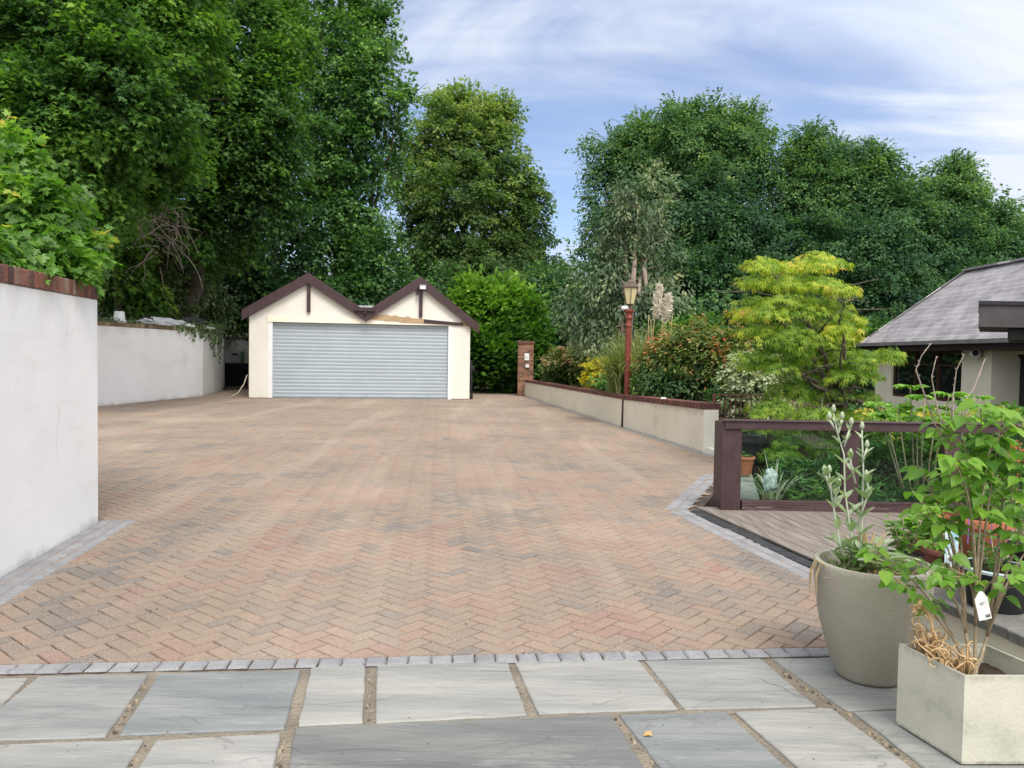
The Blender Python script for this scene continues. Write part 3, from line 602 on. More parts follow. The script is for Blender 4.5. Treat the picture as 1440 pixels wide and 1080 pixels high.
# roller shutter: curved slats
b = MB(); ns = 21; sh = (dtop-0.03)/ns
prof = [(0.0, 0.0), (0.035, 0.012), (0.10, 0.012), (0.5, 0.021), (0.84, 0.014), (0.93, 0.0), (1.0, 0.0)]
vs = []; fs = []
rowz = []
for i in range(ns):
    for (a, o_) in prof: rowz.append((0.02+(i+a)*sh, o_))
for (z, o_) in rowz: vs += [gloc(dl-0.02, z, 0.13-o_), gloc(dr+0.02, z, 0.13-o_)]
fs = [(2*i, 2*i+1, 2*i+3, 2*i+2) for i in range(len(rowz)-1)]
b.add(vs, fs); rs = b.build('roller_shutter', M['shutter'], gar)
b = MB(); extr(b, [(dl-0.02, -0.02), (dr+0.02, -0.02), (dr+0.02, 0.05), (dl-0.02, 0.05)], 0.09, 0.14); b.build('bottom_rail', M['grey_metal'], rs)
b = MB(); extr(b, [(dl-0.10, zb), (dl+0.03, zb), (dl+0.03, dtop-0.03), (dl-0.10, dtop-0.03)], -0.012, 0.12); b.build('door_frame', M['white_frame'], gar); b = MB(); extr(b, [(dr-0.03, zb-0.06), (dr+0.10, zb-0.06), (dr+0.10, dtop-0.03), (dr-0.03, dtop-0.03)], -0.012, 0.12)
b.build('door_frame', M['white_frame'], gar)
b = MB(); extr(b, [(dl-0.12, dtop-0.028), (dr+0.12, dtop-0.028), (dr+0.12, dtop+0.10), (dl-0.12, dtop+0.17)], -0.03, 0.10); b.build('lintel', M['cream_plain'], gar)
# exposed timber where render has broken off, and a dark board
b = MB(); uu0, zz0 = uz(520, 446); uu1, zz1 = uz(597, 452); q = []
N_ = 14
for k in range(N_): t_ = k/(N_-1); q.append((uu0+(uu1-uu0)*t_, zz0-0.06+(zz1-zz0)*t_-0.03*random.random()))
for k in range(N_): t_ = 1-k/(N_-1); q.append((uu0+(uu1-uu0)*t_, zz0+0.07+(zz1-zz0)*t_+0.07*random.random()*(1 if 0.2 < t_ < .8 else .2)))
extr(b, q, -0.05, 0.05); b.build('exposed_lath', M['bare_wood'], gar); b = MB(); uu2, zz2 = uz(662, 459); extr(b, [(uu2-0.5, zz2+0.07), (uu2-0.05, zz2-0.02), (uu2+0.1, zz2-0.05), (uu2+0.02, zz2+0.06), (uu2-0.3, zz2+0.17)], -0.04, 0.04)
b.build('exposed_lath', M['bare_wood'], gar)
b = MB(); a_ = uz(596, 452); c_ = uz(651, 456); extr(b, [(a_[0], a_[1]-0.06), (c_[0], c_[1]-0.05), (c_[0], c_[1]+0.04), (a_[0], a_[1]+0.07)], -0.055, -0.0); b.build('broken_board', M['plum_dark'], gar)
# roof slopes
b = MB()
oh = 0.12
Lh = uz(341, 441); Rh = uz(673, 460)
def slope(a, c, th=0.10):
    extr(b, [a, c, (c[0], c[1]+th), (a[0], a[1]+th)], -oh, DEP+0.2)
slope((Lh[0], Lh[1]+0.02), (pk1[0], pk1[1])); slope((pk1[0], pk1[1]), (vl[0]-0.05, vl[1]+0.0)); slope((vl[0]+0.05, vl[1]+0.0), (pk2[0], pk2[1])); slope((pk2[0], pk2[1]), (Rh[0], Rh[1]))
b.build('roof', M['felt'], gar)
# bargeboards, one per slope
def barge(a, c, w_=0.26):
    mb_ = MB(); extr(mb_, [(a[0], a[1]-w_), (c[0], c[1]-w_), (c[0], c[1]+0.04), (a[0], a[1]+0.04)], -oh-0.04, -oh+0.03); mb_.build('bargeboard', M['plum'], gar)
barge((Lh[0], Lh[1]+0.08), (pk1[0]-0.001, pk1[1]+0.05), 0.30); barge((pk1[0]+0.001, pk1[1]+0.05), (vl[0]-0.05, vl[1]+0.06), 0.30)
barge((vl[0]-0.047, vl[1]+0.06), (pk2[0]-0.001, pk2[1]+0.05), 0.30); barge((pk2[0]+0.001, pk2[1]+0.05), (Rh[0], Rh[1]+0.06), 0.28)
for (px, y0, y1) in ((434.5, 398, 439), (592, 403, 446)):
    mb_ = MB(); u_, za = uz(px, y0); _, zb_ = uz(px, y1); mb_.box(gloc(u_, (za+zb_)/2, -0.05), (0.11, 0.09, za-zb_), rz=math.atan2(gd.y, gd.x)); mb_.build('post', M['plum'], gar)
mb_ = MB(); u_, z_ = uz(513, 433)
mb_.box(gloc(u_, z_+0.04, 0.1), (0.62, 0.5, 0.06), rz=math.atan2(gd.y, gd.x)); mb_.build('valley_flashing', M['lead'], gar)
mb_ = MB(); mb_.box(gloc(u_, z_-0.06, -0.18), (0.66, 0.14, 0.12), rz=math.atan2(gd.y, gd.x)); mb_.tube([gloc(u_+0.02, z_-0.12, -0.2), gloc(u_+0.02, z_-0.22, -0.2)], 0.05); mb_.build('gutter', M['plum_dark'], gar)
mb_ = MB(); mb_.tube([gloc(Lh[0]+0.02, Lh[1], -oh), gloc(Lh[0]+0.02, Lh[1], DEP)], 0.05); mb_.build('gutter', M['plum_dark'], gar)
# floodlight on the right gable
fl = thing('floodlight', 'small grey floodlight on the right hand gable of the garage', 'light', gloc(uz(592, 404)[0], uz(592, 404)[1], -0.15))
u_, z_ = uz(593, 405)
mb_ = MB(); mb_.box(gloc(u_+0.02, z_, -0.30), (0.22, 0.10, 0.15), rz=math.atan2(gd.y, gd.x)); mb_.build('housing', M['grey_metal'], fl, bevel=0.01)
mb_ = MB(); mb_.box(gloc(u_+0.02, z_-0.01, -0.352), (0.18, 0.008, 0.10), rz=math.atan2(gd.y, gd.x)); mb_.build('lens', M['white_plastic'], fl)
mb_ = MB(); mb_.tube([gloc(u_, z_, -0.1), gloc(u_, z_, -0.28)], 0.02); mb_.box(gloc(u_-0.14, z_-0.15, -0.14), (0.07, 0.08, 0.2), rz=math.atan2(gd.y, gd.x)); mb_.build('bracket', M['black'], fl)

# things in the corner by the garage
mbx = thing('meter_box', 'white plastic meter box with green side on the short wall beside the garage', 'meter box', (at(334, 503, 32.5).x, bwL.y-0.1, 1.4))
px_ = at(332, 503, bwL.y-0.1); b = MB(); b.box((px_.x, bwL.y-0.08, px_.z), (0.42, 0.16, 0.72)); b.build('housing', M['white_plastic'], mbx, bevel=0.03)
b = MB(); b.box((px_.x-0.02, bwL.y-0.17, px_.z+0.15), (0.24, 0.02, 0.08)); b.build('display', M['black'], mbx); b = MB(); b.box((px_.x, bwL.y-0.17, px_.z-0.22), (0.06, 0.02, 0.05)); b.build('button', M['black'], mbx)
b = MB(); b.box((px_.x+0.28, bwL.y-0.08, px_.z-.02), (0.13, 0.13, 0.6)); b.build('side_panel', M['green_plastic'], mbx, bevel=0.03)
yb = bwL.y-0.55
for k, (pxl, py, wx_, hz, z0, lab) in enumerate(((328, 540, 1.1, 0.55, 0, 'lower dark crate stacked against the short wall beside the garage'), (336, 522, 1.05, 0.42, 0.555, 'upper dark crate on top of another in the corner by the garage'))):
    c = at(pxl, 530, yb); tcr = thing('crate', lab, 'crate', (c.x, yb, z0))
    b = MB(); b.box((c.x, yb, z0+hz/2), (wx_, 0.6, hz)); b.build('body', M['navy'], tcr, bevel=0.02)
    b = MB(); b.box((c.x, yb-0.31, z0+hz-0.04), (wx_+0.04, 0.03, 0.06)); 
    for s_ in (-0.3, 0, 0.3): b.box((c.x+s_*wx_, yb-0.305, z0+hz*0.45), (0.03, 0.02, hz*0.7))
    b.build('ribs', M['black'], tcr)
b = MB(); gp = gloc(-0.12, 0, 0.1); b.tube([gp+Vector((0.05, 0, 0.75)), gp+Vector((-0.02, -0.1, 0.45)), gp+Vector((-0.15, -0.25, 0.18)), gp+Vector((-0.38, -0.4, 0.02)), gp+Vector((-0.6, -0.3, 0.012))], 0.017, n=6)
o = b.build('hose', pmat('hose_tan', (0.42, 0.38, 0.28)), smooth=True); tag(o, 'pale garden hose curling down at the left corner of the garage', 'hose')
b = MB(); q0 = at(657, 500, 27); q1 = G(680, 541); b.bar(at(659, 508, 27.5), G(681, 546), 0.09, 0.05); o = b.build('leaning_pole', M['grey_metal']); tag(o, 'grey metal pole leaning beside the right end of the garage', 'pole')
q = gloc(W+0.02, 0.2, -0.02); b = MB(); b.box((q.x+0.03, q.y+0.2, 0.1), (0.10, 0.25, 0.2)); b.tube([q+Vector((0.03, 0.1, 0.1)), q+Vector((0.03, 0.1, 0.9)), q+Vector((0.02, 0.12, 1.1))], 0.035); o = b.build('drainpipe', M['black']); tag(o, 'short black drainpipe at the right corner of the garage', 'pipe')

# on top of the far left wall
def wallpt(px, py): 
    # intersection with the vertical plane of the far wall's middle line
    a = FARW[1]+Vector((-0.15, 0, 0)); d = (FARW[2]-FARW[1]).normalized(); n = Vector((-d.y, d.x, 0)); return onplane(px, py, a, n)
ztop = 2.24
p = wallpt(168, 459); bk = thing('bucket', 'upturned white plastic bucket on the far left wall', 'bucket', (p.x, p.y, ztop))
b = MB(); b.lathe((p.x, p.y, ztop), [(0.165, 0), (0.168, 0.02), (0.155, 0.03), (0.125, 0.30), (0.115, 0.31)], n=20); b.build('body', M['white_plastic'], bk, auto=40)
b = MB(); b.lathe((p.x, p.y, ztop), [(0.172, 0.03), (0.178, 0.035), (0.178, 0.05), (0.17, 0.055)], n=20, cap0=False, cap1=False); b.build('rim', M['white_plastic'], bk)
def lump(name, c, sx, sy, sz, rz, mat, label, cat, seed, amp=0.35, fr=3.0):
    bm = bmesh.new(); bmesh.ops.create_icosphere(bm, subdivisions=4, radius=1)
    for v in bm.verts:
        p_ = v.co.copy(); k = 1+amp*noise.noise(p_*fr+Vector((seed, 0, 0)))+amp*0.4*noise.noise(p_*fr*3+Vector((0, seed, 0))); v.co = p_*k
        v.co.z = max(v.co.z, -0.45); v.co = Vector((v.co.x*sx, v.co.y*sy, (v.co.z+0.45)*sz))
    me = bpy.data.meshes.new(name); bm.to_mesh(me); bm.free(); o = link(name, me, mat, None, True); o.location = c; o.rotation_euler = (0, 0, rz); return tag(o, label, cat)
p = wallpt(232, 465); wr = math.atan2((FARW[2]-FARW[1]).y, (FARW[2]-FARW[1]).x)
lump('plastic_sheet', (p.x, p.y, ztop), 1.25, 0.20, 0.16, wr, M['sack'], 'crumpled silvery plastic sheet lying along the far left wall', 'sheet', 3)
p = wallpt(212, 462); lump('rubble_bag', (p.x-0.1, p.y, ztop), 0.3, 0.22, 0.17, wr, M['black'], 'small dark bag beside the silvery sheet on the far left wall', 'bag', 9)
p = wallpt(276, 464); lump('rubble_bag', (p.x-0.1, p.y, ztop), 0.55, 0.3, 0.26, wr, M['black'], 'black rubbish bag on the far left wall near the ivy', 'bag', 14)
p = wallpt(272, 466); lump('stone_block', (p.x+0.1, p.y-0.5, ztop), 0.22, 0.12, 0.08, wr, M['white_plastic'], 'small white lump beside the black rubbish bag on the wall', 'block', 21, amp=0.15)
b = MB(); p = wallpt(290, 467); b.box((p.x+0.1, p.y, ztop+0.03), (0.14, 0.9, 0.05), rz=0.1); o = b.build('plank', M['white_frame']); tag(o, 'short white board lying on the far wall by the ivy', 'board')

# ------------------------------------------------------------------ foliage engine
SH = {}
def half(pts, fold, tip):
    """leaf outline from its right half; two faces folded along the midrib"""
    vs = [(0, 0, 0)]; n = len(pts)
    for (x, y) in pts: vs.append((x, y, fold*x + tip*y*y))
    vs.append((0, 1, tip)); k = len(vs)-1
    for (x, y) in pts[::-1]: vs.append((-x, y, fold*x + tip*y*y))
    return np.array(vs, dtype=np.float64), [tuple(range(0, k+1)), tuple([k]+list(range(k+1, len(vs)))+[0])]
SH['quad'] = (np.array([(0, 0, 0), (.32, .45, .08), (0, 1, -.12), (-.32, .45, .08)]), [(0, 1, 2, 3)])
SH['ovate'] = half([(.20, .08), (.33, .30), (.27, .62), (.10, .88)], 0.28, -.22)
SH['syc'] = half([(.33, -.10), (.24, .14), (.60, .40), (.27, .46)], 0.15, -.25)
SH['maple'] = half([(.22, -.16), (.44, -.08), (.30, .14), (.50, .20), (.66, .48), (.44, .42), (.24, .48), (.30, .72), (.14, .74)], 0.16, -.28)
SH['lance'] = half([(.09, .15), (.13, .45), (.07, .8)], 0.3, -.3)
SH['broad'] = half([(.13, .15), (.22, .5), (.13, .82)], 0.25, -.35)
def star():
    vs = []; fs = []
    for a, L in ((-82, .62), (-42, .88), (0, 1), (42, .88), (82, .62)):
        c, s_ = math.cos(R(a)), math.sin(R(a)); b_ = len(vs)
        for (x, y, z) in ((0, 0, 0), (.085*L, .42*L, .0), (0, L, -.28*L), (-.085*L, .42*L, .0)): vs.append((x*c+y*s_, -x*s_+y*c, z))
        fs.append((b_, b_+1, b_+2, b_+3))
    return np.array(vs), fs
SH['star'] = star()
def nrm(a): return a/np.maximum(np.linalg.norm(a, axis=-1, keepdims=True), 1e-9)
def leafset(P, D, N, S, T, shape):
    v, f = SH[shape]; X = nrm(np.cross(D, N)); N2 = np.cross(X, D); S = S[:, None, None]
    V = P[:, None, :] + S*(v[None, :, 0:1]*X[:, None, :] + v[None, :, 1:2]*D[:, None, :] + v[None, :, 2:3]*N2[:, None, :])
    return (V.reshape(-1, 3), len(v), f, len(P), np.repeat(T, len(v)))
def leafmesh(name, sets, mat, parent=None, extra=None):
    """sets from leafset; extra = MB with twigs (material slot 1)"""
    Vs = []; LI = []; LS = []; MI = []; T = []; off = 0; lo = 0
    for (V, k, f, n, t) in sets:
        Vs.append(V); T.append(t); base = off+np.arange(n)*k
        fl = np.array([i for ff in f for i in ff]); lens = np.array([len(ff) for ff in f])
        LI.append((base[:, None]+fl[None, :]).ravel())
        st = np.concatenate([[0], np.cumsum(lens)[:-1]]); LS.append((lo+np.arange(n)[:, None]*lens.sum()+st[None, :]).ravel()); MI.append(np.zeros(n*len(f), dtype=np.int32))
        off += len(V); lo += n*lens.sum()
    if extra is not None and extra.v:
        Vs.append(np.array(extra.v)); T.append(np.array(extra.c)); li = []; ls = []
        for ff in extra.f: ls.append(lo+len(li)); li += [off+i for i in ff]
        LI.append(np.array(li)); LS.append(np.array(ls)); MI.append(np.ones(len(ls), dtype=np.int32))
    V = np.concatenate(Vs); LI = np.concatenate(LI).astype(np.int32); LS = np.concatenate(LS).astype(np.int32); T = np.concatenate(T); MI = np.concatenate(MI)
    me = bpy.data.meshes.new(name); me.vertices.add(len(V)); me.vertices.foreach_set('co', V.astype(np.float32).ravel())
    me.loops.add(len(LI)); me.loops.foreach_set('vertex_index', LI); me.polygons.add(len(LS)); me.polygons.foreach_set('loop_start', LS)
    mats = mat if isinstance(mat, (list, tuple)) else [mat]
    for m in mats: me.materials.append(m)
    if len(mats) > 1: me.polygons.foreach_set('material_index', MI)
    me.update(calc_edges=True)
    a = me.attributes.new('tint', 'FLOAT', 'POINT'); a.data.foreach_set('value', np.clip(T, 0, 1).astype(np.float32))
    return link(name, me, None, parent)

def crown_sets(lobes, seed, shape, size, cr, k, flat=.45, droop=.35, density=1.0, tb=.5, tv=.16, tl=.10, thi=0.0, back=-.3, core=True, outl=1.0, upn=.8, rough=.28, corek=1.0, szv=.22):
    """lobes: (px, py, depth, rx_px, ry_px, clumps[, ry_depth_px])"""
    rng = np.random.default_rng(seed); sets = []; C = []; Rr = []
    for L in lobes:
        c = at(L[0], L[1], L[2]); s_ = L[2]/FPX; C.append(tuple(c)); ef = lambda r_: max(r_-cr*0.62, r_*.55)
        Rr.append((ef(L[3]*s_), ef(L[3]*s_*0.8), ef(L[4]*s_)))
    C = np.array(C); Rr = np.array(Rr); zmin, zmax = (C[:, 2]-Rr[:, 2]).min(), (C[:, 2]+Rr[:, 2]).max()
    for i, L in enumerate(lobes):
        n = int(L[5]*density*1.6); u = nrm(rng.normal(size=(n, 3)))
        tocam = nrm(np.array([[-C[i, 0], -C[i, 1], 0]])); fc = (u*tocam).sum(1)
        keep = (fc > back) | (u[:, 2] > .55); u = u[keep]; n = len(u)
        nz = np.array([noise.noise(Vector((a[0]*2.1+seed, a[1]*2.1, a[2]*2.1+i*3))) for a in u])
        f = (0.70+0.34*np.sqrt(rng.random(n)))*(1+rough*nz*2.0)
        cc = C[i]+u*Rr[i]*f[:, None]
        ok = np.ones(n, bool)
        for j in range(len(lobes)):
            if j != i: ok &= (np.linalg.norm((cc-C[j])/Rr[j], axis=1) > .62)
        cc = cc[ok]; u = u[ok]; n = len(cc)
        if n == 0: continue
        kk = k; o = nrm(u*np.array([1, 1, .6])+np.array([0, 0, .15]))
        ax = nrm(o*outl+rng.normal(size=(n, 3))*.35); upv = nrm(np.array([[0, 0, 1.0]])+u*.45+rng.normal(size=(n, 3))*.25)
        sx = nrm(np.cross(ax, upv)); up2 = np.cross(sx, ax)
        crr = cr*rng.uniform(.65, 1.35, n)
        t = rng.uniform(-.7, 1.1, (n, kk)); wdt = (1.0-np.abs(t)*.55)
        a_ = rng.normal(size=(n, kk))*.5*wdt; b_ = rng.normal(size=(n, kk))*flat*.5
        P = cc[:, None]+crr[:, None, None]*(t[..., None]*ax[:, None]*1.25+a_[..., None]*sx[:, None]+(b_-.35*np.maximum(t, 0)**2)[..., None]*up2[:, None])
        D = nrm(ax[:, None]*(.7)+(np.sign(a_)*(.45+rng.random((n, kk))*.5))[..., None]*sx[:, None]+rng.normal(size=(n, kk, 3))*.3+np.array([0, 0, -droop]))
        N = nrm(up2[:, None]*upn+np.array([0, 0, .25])+rng.normal(size=(n, kk, 3))*.38+tocam*.12)
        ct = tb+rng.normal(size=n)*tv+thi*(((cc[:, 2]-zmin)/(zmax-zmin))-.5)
        nn_ = np.array([noise.noise(Vector(tuple(c_*.45/max(cr, .05)*.35))) for c_ in cc]); ct = ct+nn_*.25
        T = ct[:, None]+rng.normal(size=(n, kk))*tl+.10*t
        S = size*rng.uniform(1-szv, 1+szv, (n, kk))
        sets.append(leafset(P.reshape(-1, 3), D.reshape(-1, 3), N.reshape(-1, 3), S.ravel(), T.ravel(), shape))
        if core:   # larger filler leaves in the crown's heart; inner shade painted as darker tint
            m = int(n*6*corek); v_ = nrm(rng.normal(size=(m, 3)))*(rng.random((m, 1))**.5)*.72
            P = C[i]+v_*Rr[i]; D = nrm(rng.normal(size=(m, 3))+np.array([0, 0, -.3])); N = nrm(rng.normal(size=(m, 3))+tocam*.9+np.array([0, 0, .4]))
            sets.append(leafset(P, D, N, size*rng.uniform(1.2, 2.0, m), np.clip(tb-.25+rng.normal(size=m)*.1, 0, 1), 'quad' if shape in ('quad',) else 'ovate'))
    return sets, C, Rr
def limbs(b, base, tips, r0, seed, sway=.12, n=7, trunk_to=None):
    rng = random.Random(seed); base = Vector(base)
    fork = Vector(trunk_to) if trunk_to is not None else base+Vector((0, 0, 2))
    pts = [base.lerp(fork, k/5)+Vector((rng.uniform(-1, 1), rng.uniform(-1, 1), 0))*r0*.4*(0 < k < 5) for k in range(6)]
    b.tube(pts, [r0*(1.25 if k == 0 else 1-.07*k) for k in range(6)], n=10)
    for tp in tips:
        tp = Vector(tp); L = (tp-fork).length; s0 = fork.lerp(base, rng.uniform(0, .35)); path = []
        for k in range(n+1):
            t = k/n; p = s0.lerp(tp, t); p.z += math.sin(t*math.pi)*L*.06; p += Vector((rng.gauss(0, 1), rng.gauss(0, 1), rng.gauss(0, .6)))*L*sway*.35*(0 < k < n); path.append(p)
        b.tube(path, [r0*.55*(1-t/(n+1))**1.0+.006 for t in range(n+1)], n=6)
        for q in range(3):
            k = rng.randint(n//2, n-1); a = path[k]; e = a+Vector((rng.gauss(0, 1), rng.gauss(0, 1), rng.uniform(-.1, 1)))*L*.22
            b.tube([a, a.lerp(e, .5)+Vector((0, 0, L*.02)), e], [r0*.16+.004, r0*.1+.004, .005], n=5)

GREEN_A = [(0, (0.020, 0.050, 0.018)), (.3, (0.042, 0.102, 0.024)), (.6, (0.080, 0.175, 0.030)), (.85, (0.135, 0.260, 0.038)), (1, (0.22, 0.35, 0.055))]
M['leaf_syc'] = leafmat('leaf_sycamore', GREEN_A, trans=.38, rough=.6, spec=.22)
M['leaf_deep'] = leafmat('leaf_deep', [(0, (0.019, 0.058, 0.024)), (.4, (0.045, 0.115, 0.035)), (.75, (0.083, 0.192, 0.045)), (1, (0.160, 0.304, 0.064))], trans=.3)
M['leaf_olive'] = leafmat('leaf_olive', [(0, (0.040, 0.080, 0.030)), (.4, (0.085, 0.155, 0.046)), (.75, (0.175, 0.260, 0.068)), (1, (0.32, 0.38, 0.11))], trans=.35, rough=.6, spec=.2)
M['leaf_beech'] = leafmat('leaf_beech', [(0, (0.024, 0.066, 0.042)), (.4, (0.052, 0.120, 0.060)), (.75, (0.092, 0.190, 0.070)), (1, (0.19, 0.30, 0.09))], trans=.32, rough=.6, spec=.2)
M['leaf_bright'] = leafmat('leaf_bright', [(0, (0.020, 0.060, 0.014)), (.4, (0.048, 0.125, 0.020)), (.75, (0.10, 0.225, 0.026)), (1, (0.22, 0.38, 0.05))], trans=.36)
M['leaf_euc'] = leafmat('leaf_grey_green', [(0, (0.045, 0.078, 0.045)), (.5, (0.105, 0.160, 0.090)), (.85, (0.18, 0.235, 0.13)), (1, (0.28, 0.31, 0.16))], trans=.25, rough=.6, spec=.25)
M['leaf_near'] = leafmat('leaf_near', [(0, (0.050, 0.116, 0.022)), (.4, (0.094, 0.209, 0.033)), (.75, (0.171, 0.330, 0.050)), (.93, (0.264, 0.396, 0.066)), (1, (0.506, 0.418, 0.077))], trans=.42, rough=.42)
M['leaf_maple'] = leafmat('leaf_japanese_maple', [(0, (0.035, 0.085, 0.016)), (.35, (0.105, 0.20, 0.024)), (.62, (0.21, 0.32, 0.030)), (.80, (0.37, 0.44, 0.04)), (.93, (0.54, 0.53, 0.055)), (1, (0.66, 0.48, 0.11))], trans=.38)
M['leaf_red'] = leafmat('leaf_nandina', [(0, (0.032, 0.080, 0.029)), (.4, (0.096, 0.168, 0.045)), (.65, (0.224, 0.256, 0.064)), (.85, (0.416, 0.192, 0.096)), (1, (0.480, 0.096, 0.080))], trans=.3)
M['leaf_pink'] = leafmat('leaf_bronze', [(0, (0.046, 0.091, 0.026)), (.5, (0.130, 0.189, 0.046)), (.8, (0.260, 0.208, 0.091)), (1, (0.390, 0.221, 0.156))], trans=.3)
M['leaf_yellow'] = leafmat('leaf_golden', [(0, (0.20, 0.24, 0.02)), (.5, (0.45, 0.40, 0.025)), (1, (0.68, 0.56, 0.04))], trans=.35)
M['leaf_varieg'] = leafmat('leaf_variegated', [(0, (0.10, 0.15, 0.07)), (.5, (0.30, 0.36, 0.20)), (1, (0.55, 0.57, 0.38))], trans=.25)
M['ivy'] = leafmat('ivy', [(0, (0.029, 0.064, 0.024)), (.5, (0.072, 0.136, 0.040)), (1, (0.192, 0.256, 0.064))], trans=.15, spec=.5, rough=.4)
M['straw'] = pmat('straw', (0.42, 0.30, 0.15), (0.55, 0.42, 0.24), rough=0.8, scale=20)
M['plume'] = leafmat('plume', [(0, (0.56, 0.50, 0.43)), (1, (0.78, 0.72, 0.66))], trans=.12, rough=.9)
M['blade'] = leafmat('grass_blade', [(0, (0.091, 0.143, 0.039)), (.5, (0.221, 0.273, 0.091)), (.8, (0.390, 0.390, 0.169)), (1, (0.624, 0.520, 0.286))], trans=.3)

def tree(name, label, cat, lobes, seed, mat, base, fork, r0, group=None, bark='bark', ntips=None, sprigs=0, **kw):
    sets, C, Rr = crown_sets(lobes, seed, **kw); base = Vector(base)
    t = thing(name, label, cat, base, group=group)
    if sprigs: sets.append(sprig_set(C, Rr, sprigs, seed, kw['shape'], kw['size']*.9, kw.get('tb', .5)+.12, *((13, 18) if name == 'beech_tree' else (9, 13))))
    leafmesh('crown', sets, mat, t)
    b = MB(); limbs(b, base, [tuple(c) for c in (C if ntips is None else C[:ntips])], r0, seed, trunk_to=fork); b.build('trunk', M[bark], t, smooth=True)
    return t
def sprig_set(C, Rr, m, seed, shape, size, tb, far=7, nl=11):
    """feathery leafy shoots that break the outline"""
    rng = np.random.default_rng(seed+77); P = []; D = []; N = []; S = []
    tops = C[:, 2]+Rr[:, 2]; wt = np.exp((tops-tops.max())/1.6) if far > 8 else np.ones(len(C)); wt = wt/wt.sum()
    for q in range(m):
        i = rng.choice(len(C), p=wt); u = nrm(rng.normal(size=3)+np.array([0, -.3, .55 if far < 9 else .9])); p = C[i]+u*Rr[i]*rng.uniform(.85, 1.05)*(1.0 if far < 9 else 1.16)
        d = nrm(u*np.array([1, .6, .9])+rng.normal(size=3)*.3+np.array([0, 0, .55])); L = rng.uniform(.5, 1.0)*size*far; n = nl
        side = nrm(np.cross(d, [0, 0, 1.0])+rng.normal(size=3)*.2)
        for k in range(n):
            t = k/n; pp = p+d*L*t+np.array([0, 0, -1])*L*.38*t*t; sg = 1 if k % 2 else -1
            P.append(pp); D.append(nrm(d*.7+side*sg*.8+rng.normal(size=3)*.25+np.array([0, 0, -.3*t]))); N.append(nrm(np.array([0, -.25, 1.0])+rng.normal(size=3)*.35)); S.append(size*rng.uniform(.7, 1.1))
    n = len(P); return leafset(np.array(P), np.array(D), np.array(N), np.array(S), tb+rng.normal(size=n)*.12, shape)
def bush(name, label, cat, lobes, seed, mat, z0=None, group=None, stems=8, bark='bark', **kw):
    sets, C, Rr = crown_sets(lobes, seed, **kw); c = C.mean(0); zb_ = (C[:, 2]-Rr[:, 2]).min()-.1 if z0 is None else z0
    base = Vector((C[0, 0], C[0, 1], zb_)); t = thing(name, label, cat, base, group=group); leafmesh('foliage', sets, mat, t)
    rng = random.Random(seed); b = MB()
    for k in range(stems):
        i = k % len(C); e = Vector(C[i])+Vector((rng.uniform(-.6, .6)*Rr[i, 0], rng.uniform(-.6, .2)*Rr[i, 1], rng.uniform(0, .7)*Rr[i, 2])); s_ = base+Vector((rng.uniform(-.12, .12), rng.uniform(-.1, .1), -.05))
        mid = s_.lerp(e, .5)+Vector((rng.uniform(-.05, .05), 0, .1)); w_ = max(.006, Rr[i, 0]*.018); b.tube([s_, mid, e], [w_*1.6, w_, w_*.4], n=5)
    b.build('stem', M[bark], t, smooth=True); return t

# ------------------------------------------------------------------ trees on the left bank
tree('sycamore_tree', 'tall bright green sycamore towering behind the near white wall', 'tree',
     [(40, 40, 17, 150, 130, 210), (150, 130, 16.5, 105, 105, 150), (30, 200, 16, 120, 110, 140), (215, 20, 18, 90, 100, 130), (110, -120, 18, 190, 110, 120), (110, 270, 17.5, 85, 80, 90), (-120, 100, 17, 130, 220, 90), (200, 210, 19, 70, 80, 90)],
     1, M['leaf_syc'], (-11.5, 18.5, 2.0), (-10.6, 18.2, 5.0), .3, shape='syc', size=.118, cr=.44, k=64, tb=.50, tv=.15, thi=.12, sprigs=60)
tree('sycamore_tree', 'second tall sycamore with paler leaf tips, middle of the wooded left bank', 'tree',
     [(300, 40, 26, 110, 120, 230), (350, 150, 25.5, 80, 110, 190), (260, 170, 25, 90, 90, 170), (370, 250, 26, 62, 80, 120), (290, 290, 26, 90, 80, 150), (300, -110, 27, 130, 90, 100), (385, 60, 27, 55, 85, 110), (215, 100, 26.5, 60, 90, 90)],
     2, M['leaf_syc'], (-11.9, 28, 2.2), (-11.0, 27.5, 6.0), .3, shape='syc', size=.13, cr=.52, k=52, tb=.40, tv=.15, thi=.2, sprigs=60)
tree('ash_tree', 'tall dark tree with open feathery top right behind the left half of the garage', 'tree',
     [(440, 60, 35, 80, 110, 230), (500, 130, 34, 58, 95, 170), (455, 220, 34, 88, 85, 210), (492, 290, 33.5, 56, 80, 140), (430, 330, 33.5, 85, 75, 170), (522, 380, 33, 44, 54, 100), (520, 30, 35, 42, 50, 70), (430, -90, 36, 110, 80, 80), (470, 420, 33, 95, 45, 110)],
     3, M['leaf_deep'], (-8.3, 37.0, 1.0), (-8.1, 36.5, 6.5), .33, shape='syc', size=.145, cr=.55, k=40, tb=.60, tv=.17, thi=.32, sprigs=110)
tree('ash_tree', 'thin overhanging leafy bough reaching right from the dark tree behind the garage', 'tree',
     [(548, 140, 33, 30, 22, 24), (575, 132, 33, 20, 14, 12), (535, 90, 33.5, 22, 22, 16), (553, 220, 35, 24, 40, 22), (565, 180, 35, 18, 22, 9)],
     4, M['leaf_deep'], (-7.6, 35.8, 1.4), (-6.4, 35.2, 9.5), .12, shape='syc', size=.17, cr=.42, k=20, tb=.72, tv=.15, core=False, sprigs=26, rough=.5)
